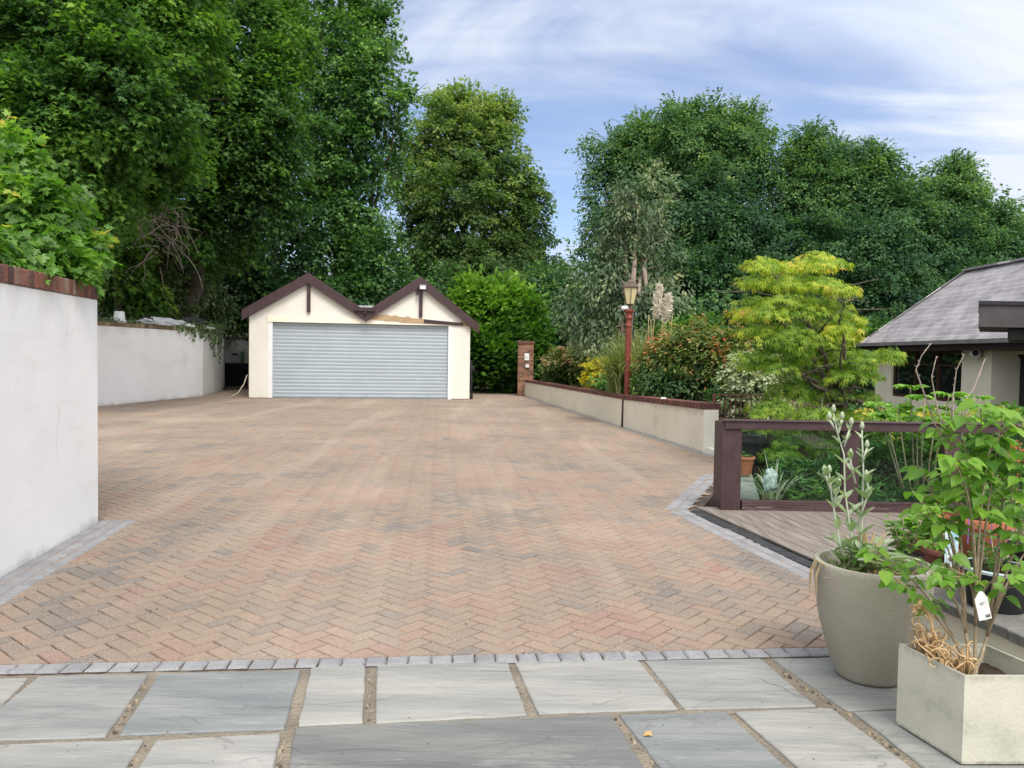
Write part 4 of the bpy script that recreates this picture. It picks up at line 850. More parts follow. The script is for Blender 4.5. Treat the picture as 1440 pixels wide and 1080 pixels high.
bush('ivy_bank', 'dark ivy covered thicket above the far left wall behind the bucket', 'ivy bank',
     [(185, 350, 26.5, 60, 70, 200), (250, 365, 29, 60, 70, 220), (310, 380, 33, 55, 70, 210), (160, 420, 25.6, 40, 36, 110), (215, 430, 27.6, 50, 32, 140), (275, 436, 30.5, 50, 30, 140), (335, 430, 36, 40, 42, 130), (375, 400, 37, 45, 60, 130)],
     5, M['ivy'], z0=2.0, shape='ovate', size=.135, cr=.36, k=26, tb=.45, tv=.22, rough=.35, droop=.6)
bush('laurel_shrub', 'pale yellow flecked bush sprawling over the far wall behind the near wall end', 'shrub',
     [(165, 375, 24.5, 42, 50, 120), (195, 415, 25.5, 34, 30, 70), (150, 300, 23, 35, 50, 80)], 6, M['leaf_syc'], z0=2.0, shape='syc', size=.15, cr=.34, k=22, tb=.55, tv=.2)
# dead grey twigs in the thicket
def twig_mass(name, label, cen, rad, n, mat, seed, L=.9, r=.008, group=None):
    rng = random.Random(seed); b = MB(); cen = Vector(cen)
    for k in range(n):
        p = cen+Vector((rng.gauss(0, .45)*rad[0], rng.gauss(0, .45)*rad[1], rng.gauss(0, .45)*rad[2])); d = Vector((rng.gauss(0, 1), rng.gauss(0, .6), rng.gauss(-.2, .8))).normalized(); pts = [p]
        for j in range(5): d = (d+Vector((rng.gauss(0, .25), rng.gauss(0, .25), rng.gauss(-.06, .25)))).normalized(); p = p+d*L/5; pts.append(p)
        b.tube(pts, [r, r, r*.9, r*.8, r*.6, r*.4], n=4)
    o = b.build(name, mat); return tag(o, label, 'twigs')
M['dead'] = pmat('dead_twig', (0.16, 0.135, 0.11), (0.26, 0.22, 0.18), rough=.95)
twig_mass('dead_branches', 'tangle of bare grey branches in the ivy above the far left wall', at(212, 305, 24.0), (1.1, .5, 1.1), 120, M['dead'], 3, L=1.5, r=.012)
# bright shrub hanging over the near wall
def near_shrub():
    t = thing('maple_shrub', 'bright large leaved shrub with yellowing leaves hanging over the near wall coping', 'shrub', (-4.6, 5.8, 1.95))
    sets, C, Rr = crown_sets([(25, 305, 6.6, 80, 60, 48), (88, 338, 6.8, 46, 48, 30), (-5, 235, 7.2, 46, 52, 26), (-90, 260, 6.5, 110, 110, 50), (60, 370, 6.3, 66, 22, 30), (-60, 350, 5.6, 100, 40, 40), (105, 362, 6.7, 28, 26, 20)], 12, 'maple', .070, .16, 40, flat=.5, tb=.38, tv=.17, tl=.13, back=-.6, droop=.5)
    sets.append(sprig_set(C, Rr, 16, 5, 'maple', .06, .66))
    # a hanging sprig over the face of the wall and the loose yellow ones
    rng = np.random.default_rng(4); pts = [at(x, y, 6.55) for x, y in ((92, 400), (96, 410), (102, 420), (110, 414), (114, 424), (98, 428), (118, 405), (88, 394))]
    n = len(pts); P = np.array([tuple(p) for p in pts]); P[:, 0] = np.maximum(P[:, 0], -3.66); D = nrm(rng.normal(size=(n, 3))*.5+np.array([.2, -.3, -1])); N = nrm(rng.normal(size=(n, 3))*.3+np.array([1, -.5, .2]))
    sets.append(leafset(P, D, N, np.full(n, .07), np.full(n, .85), 'maple'))
    leafmesh('foliage', sets, M['leaf_near'], t)
    b = MB(); rg_ = random.Random(8)
    for c in C:
        for q in range(3): e = Vector(c)+Vector((rg_.uniform(-.25, .35), rg_.uniform(-.3, .3), rg_.uniform(-.1, .4))); s_ = Vector((-4.7+rg_.uniform(-.3, .3), 5.8+rg_.uniform(-.3, .3), 1.9)); b.tube([s_, s_.lerp(e, .5)+Vector((0, 0, .12)), e], [.014, .009, .004], n=5)
    b.build('stem', M['bark'], t, smooth=True)
near_shrub()
# ivy trailing over the far wall
def ivy_trails():
    t = thing('ivy', 'ivy trailing down the curved end of the far white wall', 'ivy', (FARW[2].x, FARW[2].y, 2.2)); rng = np.random.default_rng(9); P = []; D = []; N = []
    path = [FARW[1].lerp(FARW[2], .72), FARW[2], FARW[3], FARW[4]]
    for q in range(60):
        s_ = rng.random(); i = min(int(s_*3), 2); p = path[i].lerp(path[i+1], s_*3-i); L = abs(rng.normal())*(.2+.75*s_)*.6+.06; L = min(L, 1.25); n = int(L*22)+6
        for k in range(n):
            z = 2.30-L*k/n+rng.normal()*.02; P.append((p.x+.07+rng.normal()*.035, p.y-.07+rng.normal()*.035, z)); D.append((rng.normal()*.5, rng.normal()*.4-.2, -1)); N.append((.8, -.8, .3+rng.normal()*.2))
    for q in range(1300):
        s_ = rng.random()**.6*3; i = min(int(s_), 2); p = path[i].lerp(path[i+1], s_-i); P.append((p.x-.15+rng.normal()*.17, p.y+rng.normal()*.2, 2.29+abs(rng.normal())*.10)); D.append((rng.normal(), rng.normal()-.4, rng.normal()*.3)); N.append((rng.normal()*.3, -.5+rng.normal()*.3, 1))
    for q in range(900):   # moss and creeping stems along the rest of the coping
        s_ = rng.random(); p = FARW[0].lerp(FARW[1], 1) .lerp(FARW[2], s_); P.append((p.x-.22+rng.normal()*.10, p.y, 2.24+abs(rng.normal())*.06)); D.append((rng.normal(), rng.normal()-.4, rng.normal()*.3)); N.append((rng.normal()*.3, -.5+rng.normal()*.3, 1))
    n = len(P); leafmesh('foliage', [leafset(np.array(P), nrm(np.array(D)), nrm(np.array(N)), rng.uniform(.05, .10, n), rng.uniform(.1, .8, n), 'ovate')], M['ivy'], t)
ivy_trails()

# ------------------------------------------------------------------ trees beyond the garage and gate
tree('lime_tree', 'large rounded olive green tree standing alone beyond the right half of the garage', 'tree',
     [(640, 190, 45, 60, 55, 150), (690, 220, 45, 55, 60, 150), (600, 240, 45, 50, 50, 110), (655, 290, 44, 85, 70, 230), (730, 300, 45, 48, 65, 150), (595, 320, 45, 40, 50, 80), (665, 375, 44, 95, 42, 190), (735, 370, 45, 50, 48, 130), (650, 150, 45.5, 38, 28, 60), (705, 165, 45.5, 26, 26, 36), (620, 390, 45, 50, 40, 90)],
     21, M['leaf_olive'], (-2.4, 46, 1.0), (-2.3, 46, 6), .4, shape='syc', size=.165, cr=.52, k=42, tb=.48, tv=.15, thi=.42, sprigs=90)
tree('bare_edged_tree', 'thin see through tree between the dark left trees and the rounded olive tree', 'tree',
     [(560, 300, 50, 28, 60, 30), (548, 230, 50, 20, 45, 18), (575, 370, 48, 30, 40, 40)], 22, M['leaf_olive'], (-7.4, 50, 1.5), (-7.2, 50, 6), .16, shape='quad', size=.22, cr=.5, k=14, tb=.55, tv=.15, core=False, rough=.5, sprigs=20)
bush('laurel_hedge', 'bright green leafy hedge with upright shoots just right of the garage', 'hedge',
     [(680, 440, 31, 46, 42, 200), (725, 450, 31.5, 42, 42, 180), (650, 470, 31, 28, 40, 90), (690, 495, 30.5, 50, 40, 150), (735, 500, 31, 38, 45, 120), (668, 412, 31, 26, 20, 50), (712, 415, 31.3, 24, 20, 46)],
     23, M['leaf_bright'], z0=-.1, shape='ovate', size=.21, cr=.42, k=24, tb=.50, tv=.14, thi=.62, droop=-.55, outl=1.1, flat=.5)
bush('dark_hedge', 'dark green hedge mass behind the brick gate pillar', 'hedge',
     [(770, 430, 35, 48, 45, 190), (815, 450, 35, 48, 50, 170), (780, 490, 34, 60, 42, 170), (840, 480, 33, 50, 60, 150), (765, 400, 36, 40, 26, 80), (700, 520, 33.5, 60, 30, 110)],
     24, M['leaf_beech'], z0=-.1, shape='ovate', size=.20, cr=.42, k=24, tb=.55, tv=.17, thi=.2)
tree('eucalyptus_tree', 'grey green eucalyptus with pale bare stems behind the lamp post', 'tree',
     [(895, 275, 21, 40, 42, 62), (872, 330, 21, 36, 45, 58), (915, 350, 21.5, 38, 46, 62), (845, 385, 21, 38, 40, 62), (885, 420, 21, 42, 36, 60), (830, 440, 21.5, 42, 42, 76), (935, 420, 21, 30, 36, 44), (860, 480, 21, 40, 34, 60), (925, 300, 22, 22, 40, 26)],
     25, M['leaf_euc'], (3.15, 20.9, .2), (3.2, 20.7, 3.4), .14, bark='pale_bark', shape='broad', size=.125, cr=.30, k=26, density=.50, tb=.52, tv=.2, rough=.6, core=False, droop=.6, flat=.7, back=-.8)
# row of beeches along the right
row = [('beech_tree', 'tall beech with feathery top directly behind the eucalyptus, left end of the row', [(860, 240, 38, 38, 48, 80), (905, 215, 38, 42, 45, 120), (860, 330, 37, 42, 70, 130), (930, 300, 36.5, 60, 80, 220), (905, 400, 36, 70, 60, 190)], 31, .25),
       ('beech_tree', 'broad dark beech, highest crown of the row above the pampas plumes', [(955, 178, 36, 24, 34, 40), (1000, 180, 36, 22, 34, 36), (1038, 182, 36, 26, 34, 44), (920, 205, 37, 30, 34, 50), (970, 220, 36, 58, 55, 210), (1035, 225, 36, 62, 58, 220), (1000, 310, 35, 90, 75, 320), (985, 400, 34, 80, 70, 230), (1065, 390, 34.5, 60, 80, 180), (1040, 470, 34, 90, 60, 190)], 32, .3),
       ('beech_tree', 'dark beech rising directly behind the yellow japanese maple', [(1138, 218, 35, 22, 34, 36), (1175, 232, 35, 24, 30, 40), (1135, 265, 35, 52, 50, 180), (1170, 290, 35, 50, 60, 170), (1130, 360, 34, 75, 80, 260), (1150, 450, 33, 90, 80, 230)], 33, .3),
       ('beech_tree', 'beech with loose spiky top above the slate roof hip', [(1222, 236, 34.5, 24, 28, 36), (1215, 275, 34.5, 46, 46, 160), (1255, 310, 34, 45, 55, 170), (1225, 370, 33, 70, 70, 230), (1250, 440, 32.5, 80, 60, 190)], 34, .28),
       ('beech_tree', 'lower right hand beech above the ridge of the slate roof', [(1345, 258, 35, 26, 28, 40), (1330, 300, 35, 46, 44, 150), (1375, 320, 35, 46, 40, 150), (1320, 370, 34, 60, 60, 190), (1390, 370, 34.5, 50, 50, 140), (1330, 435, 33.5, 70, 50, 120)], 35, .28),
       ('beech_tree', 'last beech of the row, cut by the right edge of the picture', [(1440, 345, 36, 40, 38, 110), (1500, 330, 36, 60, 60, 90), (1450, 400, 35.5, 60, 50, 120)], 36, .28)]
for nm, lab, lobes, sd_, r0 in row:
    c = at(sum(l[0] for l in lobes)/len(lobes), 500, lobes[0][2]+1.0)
    tree(nm, lab, 'tree', lobes, sd_, M['leaf_beech'], (c.x, c.y, -.7), (c.x, c.y, 3.2), r0, group='beech trees in a row on the right', shape='ovate', size=.130, cr=.55, k=62, tb=.50, tv=.17, thi=.42, sprigs=230, droop=.45, rough=.42)  # thi: highlights painted as lighter leaf tint towards the crown tops
# low scrub in front of the row and the far wood
b_sets, _, _ = crown_sets([(-2100+k*170, 420, 75+((k*37) % 11), 130, 75, 90) for k in range(26)], 41, 'quad', .55, 1.0, 16, tb=.4, tv=.15, corek=1.2)
o = leafmesh('woodland', b_sets, M['leaf_deep']); o['kind'] = 'stuff'; tag(o, 'dark far off woodland showing low between the nearer trees', 'woodland')
bush('scrub', 'dark undergrowth between the beeches and the japanese maple', 'undergrowth',
     [(1020, 520, 27, 60, 50, 150), (1090, 510, 27, 60, 70, 160), (1170, 520, 27, 70, 70, 170), (1250, 500, 28, 60, 50, 130), (960, 480, 26, 50, 50, 120)], 42, M['leaf_deep'], z0=-.6, shape='ovate', size=.19, cr=.42, k=22, tb=.35, tv=.15)
bush('scrub', 'dark bushes at the foot of the trees behind the left side of the garage', 'undergrowth',
     [(380, 440, 34, 60, 50, 130), (480, 440, 34, 70, 40, 120), (560, 430, 35, 60, 45, 120), (620, 430, 37, 50, 50, 100), (330, 400, 33, 50, 60, 110)], 43, M['leaf_deep'], z0=1.2, shape='ovate', size=.19, cr=.42, k=22, tb=.42, tv=.16)

# ------------------------------------------------------------------ raised bed behind the low wall
bedp = [WFAR+Vector((.2, .1, 0)), WMID+Vector((.2, 0, 0)), WNEAR+dn*-.1+nn*.2, Vector((6.5, 12.4, 0)), Vector((9, 30, 0)), Vector((1.2, 30, 0))]
sheet('flower_bed', [(p.x, p.y) for p in bedp][::-1], 0.42, M['soil'], 1.2)
bush('nandina_bush', 'wide bush turning red at its top right end of the low beige wall', 'shrub',
     [(965, 505, 16.2, 46, 42, 150), (1000, 500, 15.8, 38, 36, 120), (925, 520, 16.4, 30, 26, 80), (950, 538, 15.8, 46, 20, 80), (1010, 528, 15.6, 30, 30, 70)], 51, M['leaf_red'], z0=.4, shape='broad', size=.095, cr=.17, k=44, tb=.33, tv=.18, thi=.42, flat=.8, rough=.4, droop=.2)
bush('box_shrub', 'small fresh green bush between the plumes and the reddish bush', 'shrub', [(970, 465, 18.5, 36, 16, 60), (1000, 470, 18.5, 30, 16, 40), (985, 490, 18, 40, 22, 50)], 52, M['leaf_bright'], z0=.4, shape='ovate', size=.10, cr=.2, k=22, tb=.55)
bush('bronze_shrub', 'bronze tipped feathery shrub next to the brick pillar', 'shrub', [(800, 515, 26, 34, 26, 100), (832, 505, 25, 30, 28, 90), (785, 526, 26.5, 22, 16, 40), (862, 512, 23.5, 28, 26, 70)], 53, M['leaf_pink'], z0=.4, shape='broad', size=.11, cr=.22, k=34, tb=.42, tv=.2, thi=.5, droop=.1)
bush('golden_shrub', 'small golden yellow shrub left of the lamp post', 'shrub', [(842, 522, 20.5, 20, 15, 50), (853, 514, 20.4, 13, 11, 26), (834, 532, 20.5, 14, 9, 20)], 54, M['leaf_yellow'], z0=.4, shape='ovate', size=.075, cr=.13, k=24, tb=.45)
bush('variegated_shrub', 'pale cream variegated shrub by the metal railing', 'shrub', [(1055, 525, 14.2, 34, 26, 90), (1045, 560, 14.2, 28, 30, 70), (1095, 522, 14.4, 26, 20, 50), (1075, 570, 14.0, 28, 28, 50)], 55, M['leaf_varieg'], z0=-.2, shape='ovate', size=.07, cr=.12, k=26, tb=.55, tv=.2)
bush('green_shrub', 'low green filler bush behind the low wall under the eucalyptus', 'shrub', [(865, 540, 19.5, 30, 12, 50), (905, 545, 17.5, 26, 12, 40), (1020, 556, 14.6, 18, 16, 30)], 56, M['leaf_deep'], z0=.4, shape='broad', size=.10, cr=.16, k=26, tb=.6)

def pampas():
    c = at(893, 545, 17.7); t = thing('pampas_grass', 'tall pampas grass with cream plumes beside the lamp post', 'grass', (c.x, c.y, .4)); rng = random.Random(5); b = MB()
    for k in range(1500):
        a = rng.uniform(0, 6.283); L = rng.uniform(1.2, 2.25); lean = rng.uniform(.12, .95); p = Vector((c.x+rng.gauss(0, .22), c.y+rng.gauss(0, .2), .4)); d = Vector((math.cos(a), math.sin(a)*.8, 0)); w_ = rng.uniform(.010, .019); sd_ = Vector((-d.y, d.x, 0)).normalized(); n = 8; vs = []
        for j in range(n+1):
            s_ = j/n; q = p+d*(lean*L*s_**1.7*.85)+Vector((0, 0, L*(s_-.62*lean*s_**2.6))); ww = w_*(1-s_**2)+.001
            vs += [q-sd_*ww, q+sd_*ww]
        b.add(vs, [(2*j, 2*j+1, 2*j+3, 2*j+2) for j in range(n)], min(1, max(0, rng.gauss(.42, .22))))
    b.build('blades', M['blade'], t)
    for (x0, y0, x1, y1, pl) in ((915, 520, 927, 404, 44), (928, 520, 940, 418, 34)):
        s0 = at(x0, y0, 17.8); e = at(x1, y1, 17.8); bb = MB(); m_ = s0.lerp(e, .5)+Vector((-.04, 0, 0)); bb.tube([s0-Vector((0, 0, .3)), m_, e], [.012, .010, .005], n=5); st = bb.build('stalk', M['straw'], t)
        rg = np.random.default_rng(int(x0)); n = 2600; s_ = rg.random(n); top = np.array(e); dwn = np.array(s0.lerp(e, 1-pl/ (y0-y1)))
        P = top+(dwn-top)*s_[:, None]; D = nrm(rg.normal(size=(n, 3))*.45+np.array([.1, 0, .9])); rad = .135*np.sin(np.clip(s_*2.6+.3, 0, 3.0))
        P = P+nrm(rg.normal(size=(n, 3)))*rad[:, None]*rg.random((n, 1))*.6; N = nrm(rg.normal(size=(n, 3))+np.array([0, -1, 0]))
        leafmesh('plume', [leafset(P, D, N, rg.uniform(.06, .13, n), rg.uniform(.2, 1, n), 'lance')], M['plume'], t)
    bb = MB()
    for (x0, y0, x1, y1) in ((910, 520, 912, 442), (917, 515, 915, 448), (935, 515, 946, 440), (922, 515, 932, 450)): bb.tube([at(x0, y0, 17.7), at((x0+x1)/2+1, (y0+y1)/2, 17.7), at(x1, y1, 17.7)], [.012, .010, .007], n=5)
    bb.build('old_stalk', M['straw'], t)
pampas()

# lamp post
M['rust_red'] = pmat('oxide_red_paint', (0.22, 0.050, 0.032), (0.16, 0.04, 0.03), rough=.55, scale=10, bump=.2)
M['lamp_glass'] = pmat('lamp_glass', (0.62, 0.55, 0.30), (0.55, 0.50, 0.30), rough=.25, spec=.5)
M['bronze'] = pmat('dark_bronze', (0.10, 0.075, 0.06), (0.16, 0.12, 0.09), rough=.45, metal=.4)
def lamp():
    d = 16.9; c = at(882, 548, d); c = Vector((c.x, d, .4)); t = thing('street_lamp', 'old fashioned red iron lamp post with cream lantern behind the low wall', 'street lamp', c)
    zt = at(885, 438, d).z; x = c.x; b = MB(); b.lathe((x, d, 0), [(.10, .40), (.10, .5), (.070, .56), (.062, .62), (.058, zt-.35), (.075, zt-.33), (.075, zt-.30), (.062, zt-.28), (.065, zt-.18), (.090, zt-.14), (.068, zt-.10), (.072, zt-.05), (.11, zt), (.11, zt+.03), (.05, zt+.05)], n=16)
    b.build('post', M['rust_red'], t, auto=35)
    b = MB()
    for k in range(10): a = k*.6283; b.tube([(x+.060*math.cos(a), d+.060*math.sin(a), .62), (x+.057*math.cos(a), d+.057*math.sin(a), zt-.36)], .007, n=5)
    b.build('fluting', M['rust_red'], t)
    z0 = zt+.05; b = MB()
    b.lathe((x+.02, d, z0), [(.02, 0), (.02, .06), (.05, .08), (.10, .11)], n=6, rz=.5); 
    b.lathe((x+.02, d, z0+.46), [(.200, 0), (.205, .02), (.12, .10), (.09, .11), (.09, .13), (.05, .17), (.02, .19), (.02, .21), (.035, .23), (.015, .26), (.0, .28)], n=6, rz=.5)
    for k in range(6):
        a = .5+k*math.pi/3; b.tube([(x+.02+.100*math.cos(a), d+.100*math.sin(a), z0+.11), (x+.02+.182*math.cos(a), d+.182*math.sin(a), z0+.46)], .010, n=4)
    ln = b.build('lantern', M['bronze'], t)
    b = MB(); b.lathe((x+.02, d, z0), [(.090, .115), (.172, .458)], n=6, rz=.5, cap0=True, cap1=True); b.build('glass', M['lamp_glass'], ln)
    b = MB(); b.tube([(x-.05, d-.05, zt+.08), (x-.17, d-.1, zt+.06)], [.045, .05], n=10); b.tube([(x-.05, d-.05, zt+.08), (x, d, zt+.05)], .015); b.build('camera', M['white_plastic'], t, smooth=True)
    b = MB()
    for z_ in (-.42, -.30): b.tube([(x, d, zt+z_), (x-.10, d-.02, zt+z_+.02), (x-.18, d-.03, zt+z_-.04), (x-.22, d-.03, zt+z_+.03)], .018, n=6)
    b.tube([(x-.14, d-.02, zt-.5), (x-.14, d-.02, zt-.22)], .03, n=8); b.build('bracket', M['bronze'], t)
lamp()

# ------------------------------------------------------------------ japanese maple
def jmaple():
    dc = 11.0; base = Vector((at(1188, 600, dc).x, dc, -.62)); t = thing('japanese_maple', 'yellow green japanese maple with layered foliage in the sunken garden', 'tree', base)
    rng = np.random.default_rng(8)
    pads = [(1120, 362, 44), (1150, 358, 28), (1082, 372, 30), (1180, 372, 22), (1062, 392, 24), (1095, 388, 40), (1140, 385, 44), (1170, 400, 30), (1062, 412, 30), (1105, 412, 45), (1148, 415, 42), (1192, 412, 22), (1048, 440, 26),
            (1085, 440, 42), (1130, 440, 48), (1175, 445, 36), (1205, 440, 18), (1060, 462, 30), (1100, 465, 48), (1150, 468, 44), (1195, 468, 26), (1075, 490, 40), (1120, 492, 50), (1170, 495, 44), (1215, 492, 34), (1245, 500, 20), (1095, 515, 50),
            (1150, 520, 50), (1200, 515, 40), (1232, 520, 26), (1065, 505, 20), (1110, 545, 46), (1165, 545, 44), (1210, 545, 36), (1085, 572, 40), (1135, 575, 46), (1185, 580, 40), (1225, 585, 44), (1265, 590, 34), (1080, 595, 40), (1120, 608, 44), (1165, 615, 44), (1210, 615, 44),
            (1250, 620, 36), (1100, 632, 30), (1140, 640, 42), (1185, 650, 44), (1230, 650, 40), (1265, 660, 34), (1150, 672, 34), (1200, 680, 40), (1240, 690, 36), (1290, 640, 30), (1130, 655, 30)]
    sets = []; cs = []
    for (px, py, r) in pads:
        for rep in range(2 if (rng.random() < .55 or py > 560) else 1):
            d = dc+rng.uniform(-.95, .55) if py < 560 else dc+rng.uniform(-1.5, .1); c = np.array(at(px+rng.uniform(-11, 11), py+rng.uniform(-10, 10), d)); rr = r*d/FPX*rng.uniform(.62, 1.02)
            n = int(165*rr/.4+22); a = rng.random(n)*6.283; q = np.sqrt(rng.random(n)); drop = -.34*rr*q**2
            q = q*(1+.3*np.sin(a*3+rng.random()*6)); P = c+np.stack([np.cos(a)*q*rr, np.sin(a)*q*rr*.8, drop+rng.normal(size=n)*.026], 1); cs.append(c)
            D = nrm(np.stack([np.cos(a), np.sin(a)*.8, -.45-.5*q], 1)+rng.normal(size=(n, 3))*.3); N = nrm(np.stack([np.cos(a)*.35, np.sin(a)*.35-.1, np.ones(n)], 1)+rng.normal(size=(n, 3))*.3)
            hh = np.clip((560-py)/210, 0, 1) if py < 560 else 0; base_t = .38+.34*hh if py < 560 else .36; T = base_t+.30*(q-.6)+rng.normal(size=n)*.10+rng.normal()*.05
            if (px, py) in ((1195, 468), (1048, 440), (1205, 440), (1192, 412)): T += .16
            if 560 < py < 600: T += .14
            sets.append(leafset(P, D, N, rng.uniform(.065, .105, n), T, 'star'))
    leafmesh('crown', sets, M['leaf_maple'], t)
    b = MB(); fk = Vector(at(1186, 560, dc)); limbs(b, base, [tuple(c) for c in cs[:70:5]]+[tuple(at(1225, 510, dc-.3)), tuple(at(1150, 400, dc))], .055, 5, trunk_to=fk, sway=.1); b.build('trunk', M['bark'], t, smooth=True)
jmaple()

# ------------------------------------------------------------------ railing, retaining wall, pots behind the glass
def railing():
    d = 12.6; x0 = at(1004, 560, d).x; x1 = at(1150, 560, d).x; zt = at(1010, 554, d).z; zb_ = at(1010, 618, d).z; t = thing('metal_railing', 'rust brown metal railing of thin upright bars past the end of the low wall', 'railing', (x0, d, zb_))
    M['rail_brown'] = pmat('rail_brown', (0.14, 0.065, 0.045), (0.09, 0.045, 0.035), rough=.6)
    b = MB(); b.box(((x0+x1)/2, d, zt-.01), (x1-x0, .04, .02)); b.build('top_rail', M['rail_brown'], t); b = MB(); b.box(((x0+x1)/2, d, zb_+.06), (x1-x0, .03, .02)); b.build('bottom_rail', M['rail_brown'], t)
    k = 0; x = x0+.02; first = None
    while x < x1:
        if first is None: b = MB(); b.box((0, 0, (zb_+zt)/2+.015), (.014, .014, zt-zb_-.045)); o = b.build('baluster', M['rail_brown'], t); first = o; o.matrix_world = Matrix.Translation((x, d, 0))
        else: o = first.copy(); col.objects.link(o); o.matrix_world = Matrix.Translation((x, d, 0))
        x += .085
    for xx in (x0, (x0+x1)/2, x1): b = MB(); b.box((xx, d+.0, (zb_+zt)/2-.25), (.04, .045, zt-zb_+.5)); b.build('post', M['rail_brown'], t)
railing()
rw = thing('retaining_wall', 'low pale retaining wall seen through the glass beside the sunken garden', 'wall', (2.4, 8, 0))
b = MB(); thickwall([Vector((2.22, 7.85, 0)), Vector((2.62, 9.4, 0)), Vector((3.30, 12.1, 0))], .02, .06, .28, -1, b, z0=-.9); b.build('render', M['white_render'], rw)
b = MB(); thickwall([Vector((2.16, 7.80, 0)), Vector((2.58, 9.4, 0)), Vector((3.26, 12.1, 0))], .06, .10, .38, -1, b, z0=.022); b.build('coping', pmat('grey_coping', (0.30, 0.29, 0.27), (0.2, 0.19, 0.18), rough=.9, scale=6, bump=.5), rw)
M['terracotta'] = pmat('terracotta', (0.46, 0.155, 0.085), (0.36, 0.12, 0.07), rough=.75, scale=6, bump=.15, bscale=40, fine=[(8, .66, (0.55, .36, .26), .4)])
M['brown_plastic'] = pmat('brown_plastic', (0.10, 0.035, 0.025), (0.14, 0.05, 0.035), rough=.4)
M['shrub_stem'] = pmat('shrub_stem', (0.22, 0.17, 0.11), (0.34, 0.28, 0.19), rough=.8, scale=30)
def herb(parent, c, n, size, H, spread, mat, seed, shape='ovate', tb=.5, name='plant'):
    rng = np.random.default_rng(seed); P = []; D = []; N = []; mb = MB()
    st = max(4, n//9)
    for s_ in range(st):
        a = rng.random()*6.283; L = H*rng.uniform(.5, 1.0); r = spread*rng.random()**.6; e = Vector((c[0]+r*math.cos(a), c[1]+r*math.sin(a), c[2]+L)); s0 = Vector((c[0]+.25*r*math.cos(a), c[1]+.25*r*math.sin(a), c[2]-.02)); m_ = s0.lerp(e, .5)+Vector((0, 0, .1*L)); mb.tube([s0, m_, e], [.004, .003, .0015], n=4)
        for k in range(max(3, n//st)):
            t = .2+.8*rng.random(); p = s0.lerp(m_, t*2) if t < .5 else m_.lerp(e, t*2-1); b_ = rng.random()*6.283; P.append(tuple(p)); D.append((math.cos(b_), math.sin(b_), rng.uniform(-.4, .6))); N.append((rng.normal()*.3, rng.normal()*.3-.2, 1))
    n = len(P); return leafmesh(name, [leafset(np.array(P), nrm(np.array(D)), nrm(np.array(N)), size*rng.uniform(.6, 1.2, n), tb+rng.normal(size=n)*.18, shape)], [mat, M['shrub_stem']], parent, extra=mb)
def pot(name, label, c, r0, r1, h, mat, rimh=.03, wall_=.012, cat='plant pot', soil=True, group=None, n=32, prof=None):
    t = thing(name, label, cat, c, group=group); b = MB()
    pr = prof or [(r0*.96, 0), (r0, .006), (r1-.004, h-rimh-.003), (r1+.008, h-rimh), (r1+.010, h-.004), (r1+.006, h)]
    pr = pr+[(pr[-1][0]-wall_*1.2, h), (pr[-1][0]-wall_*1.4, h-.01), (pr[-1][0]-wall_*1.8, h*.8)]
    b.lathe(c, pr, n=n, cap1=False); b.build('body', mat, t, auto=50)
    if soil:
        bs = MB(); rr = pr[-1][0]; vs = [(c[0], c[1], c[2]+h*.86)]
        for ring in (.4, .75, 1.0):
            for k in range(24): a = k*math.pi/12; vs.append((c[0]+rr*ring*math.cos(a), c[1]+rr*ring*math.sin(a), c[2]+h*.84+random.uniform(-.006, .008)))
        fs = [(0, 1+k, 1+(k+1) % 24) for k in range(24)]+[(1+24*q+k, 1+24*(q+1)+k, 1+24*(q+1)+(k+1) % 24, 1+24*q+(k+1) % 24) for q in (0, 1) for k in range(24)]
        bs.add(vs, fs); bs.build('compost', M['soil'], t, smooth=True)
    return t
c = at(1047, 652, 9.3); c.z = .10; tp = pot('flower_pot', 'terracotta pot on the retaining wall seen through the glass, left of the dark tub', c, .08, .115, .22, M['terracotta']); herb(tp, (c.x, c.y, c.z+.18), 60, .05, .10, .09, M['leaf_deep'], 3)
c = at(1060, 650, 10.2); c.z = .10; tp = pot('plant_tub', 'large dark plastic tub behind the terracotta pot and the glass', c, .14, .20, .42, M['black']); herb(tp, (c.x, c.y, c.z+.35), 40, .06, .10, .12, M['leaf_deep'], 4)
c = at(1180, 626, 12.0)
def phormium():
    c = Vector((at(1088, 660, 8.9).x, 8.9, -.45)); t = thing('phormium', 'silvery striped strap leaved plant behind the first glass panel', 'plant', c); rng = random.Random(12); b = MB()
    for k in range(46):
        a = rng.uniform(0, 6.283); L = rng.uniform(.5, .85); lean = rng.uniform(.2, .9); d = Vector((math.cos(a), math.sin(a)*.7, 0)); sd_ = Vector((-d.y, d.x, 0)).normalized(); w_ = rng.uniform(.012, .02); vs = []
        for j in range(9): s_ = j/8; q = c+d*(lean*L*s_**1.5)+Vector((0, 0, L*(s_*1.25-.9*lean*s_**2.4))); ww = w_*(1-s_**3)+.002; vs += [q-sd_*ww, q+sd_*ww]
        b.add(vs, [(2*j, 2*j+1, 2*j+3, 2*j+2) for j in range(8)], rng.uniform(.3, 1))
    b.build('blades', leafmat('silver_blade', [(0, (.16, .18, .12)), (.5, (.36, .37, .30)), (1, (.62, .60, .50))], trans=.2), t)
phormium()
lump('plastic_bag', tuple(at(1083, 690, 8.35)), .085, .05, .16, .4, M['sack'], 'crumpled silver plastic tied on the striped plant behind the glass', 'bag', 5, amp=.5)
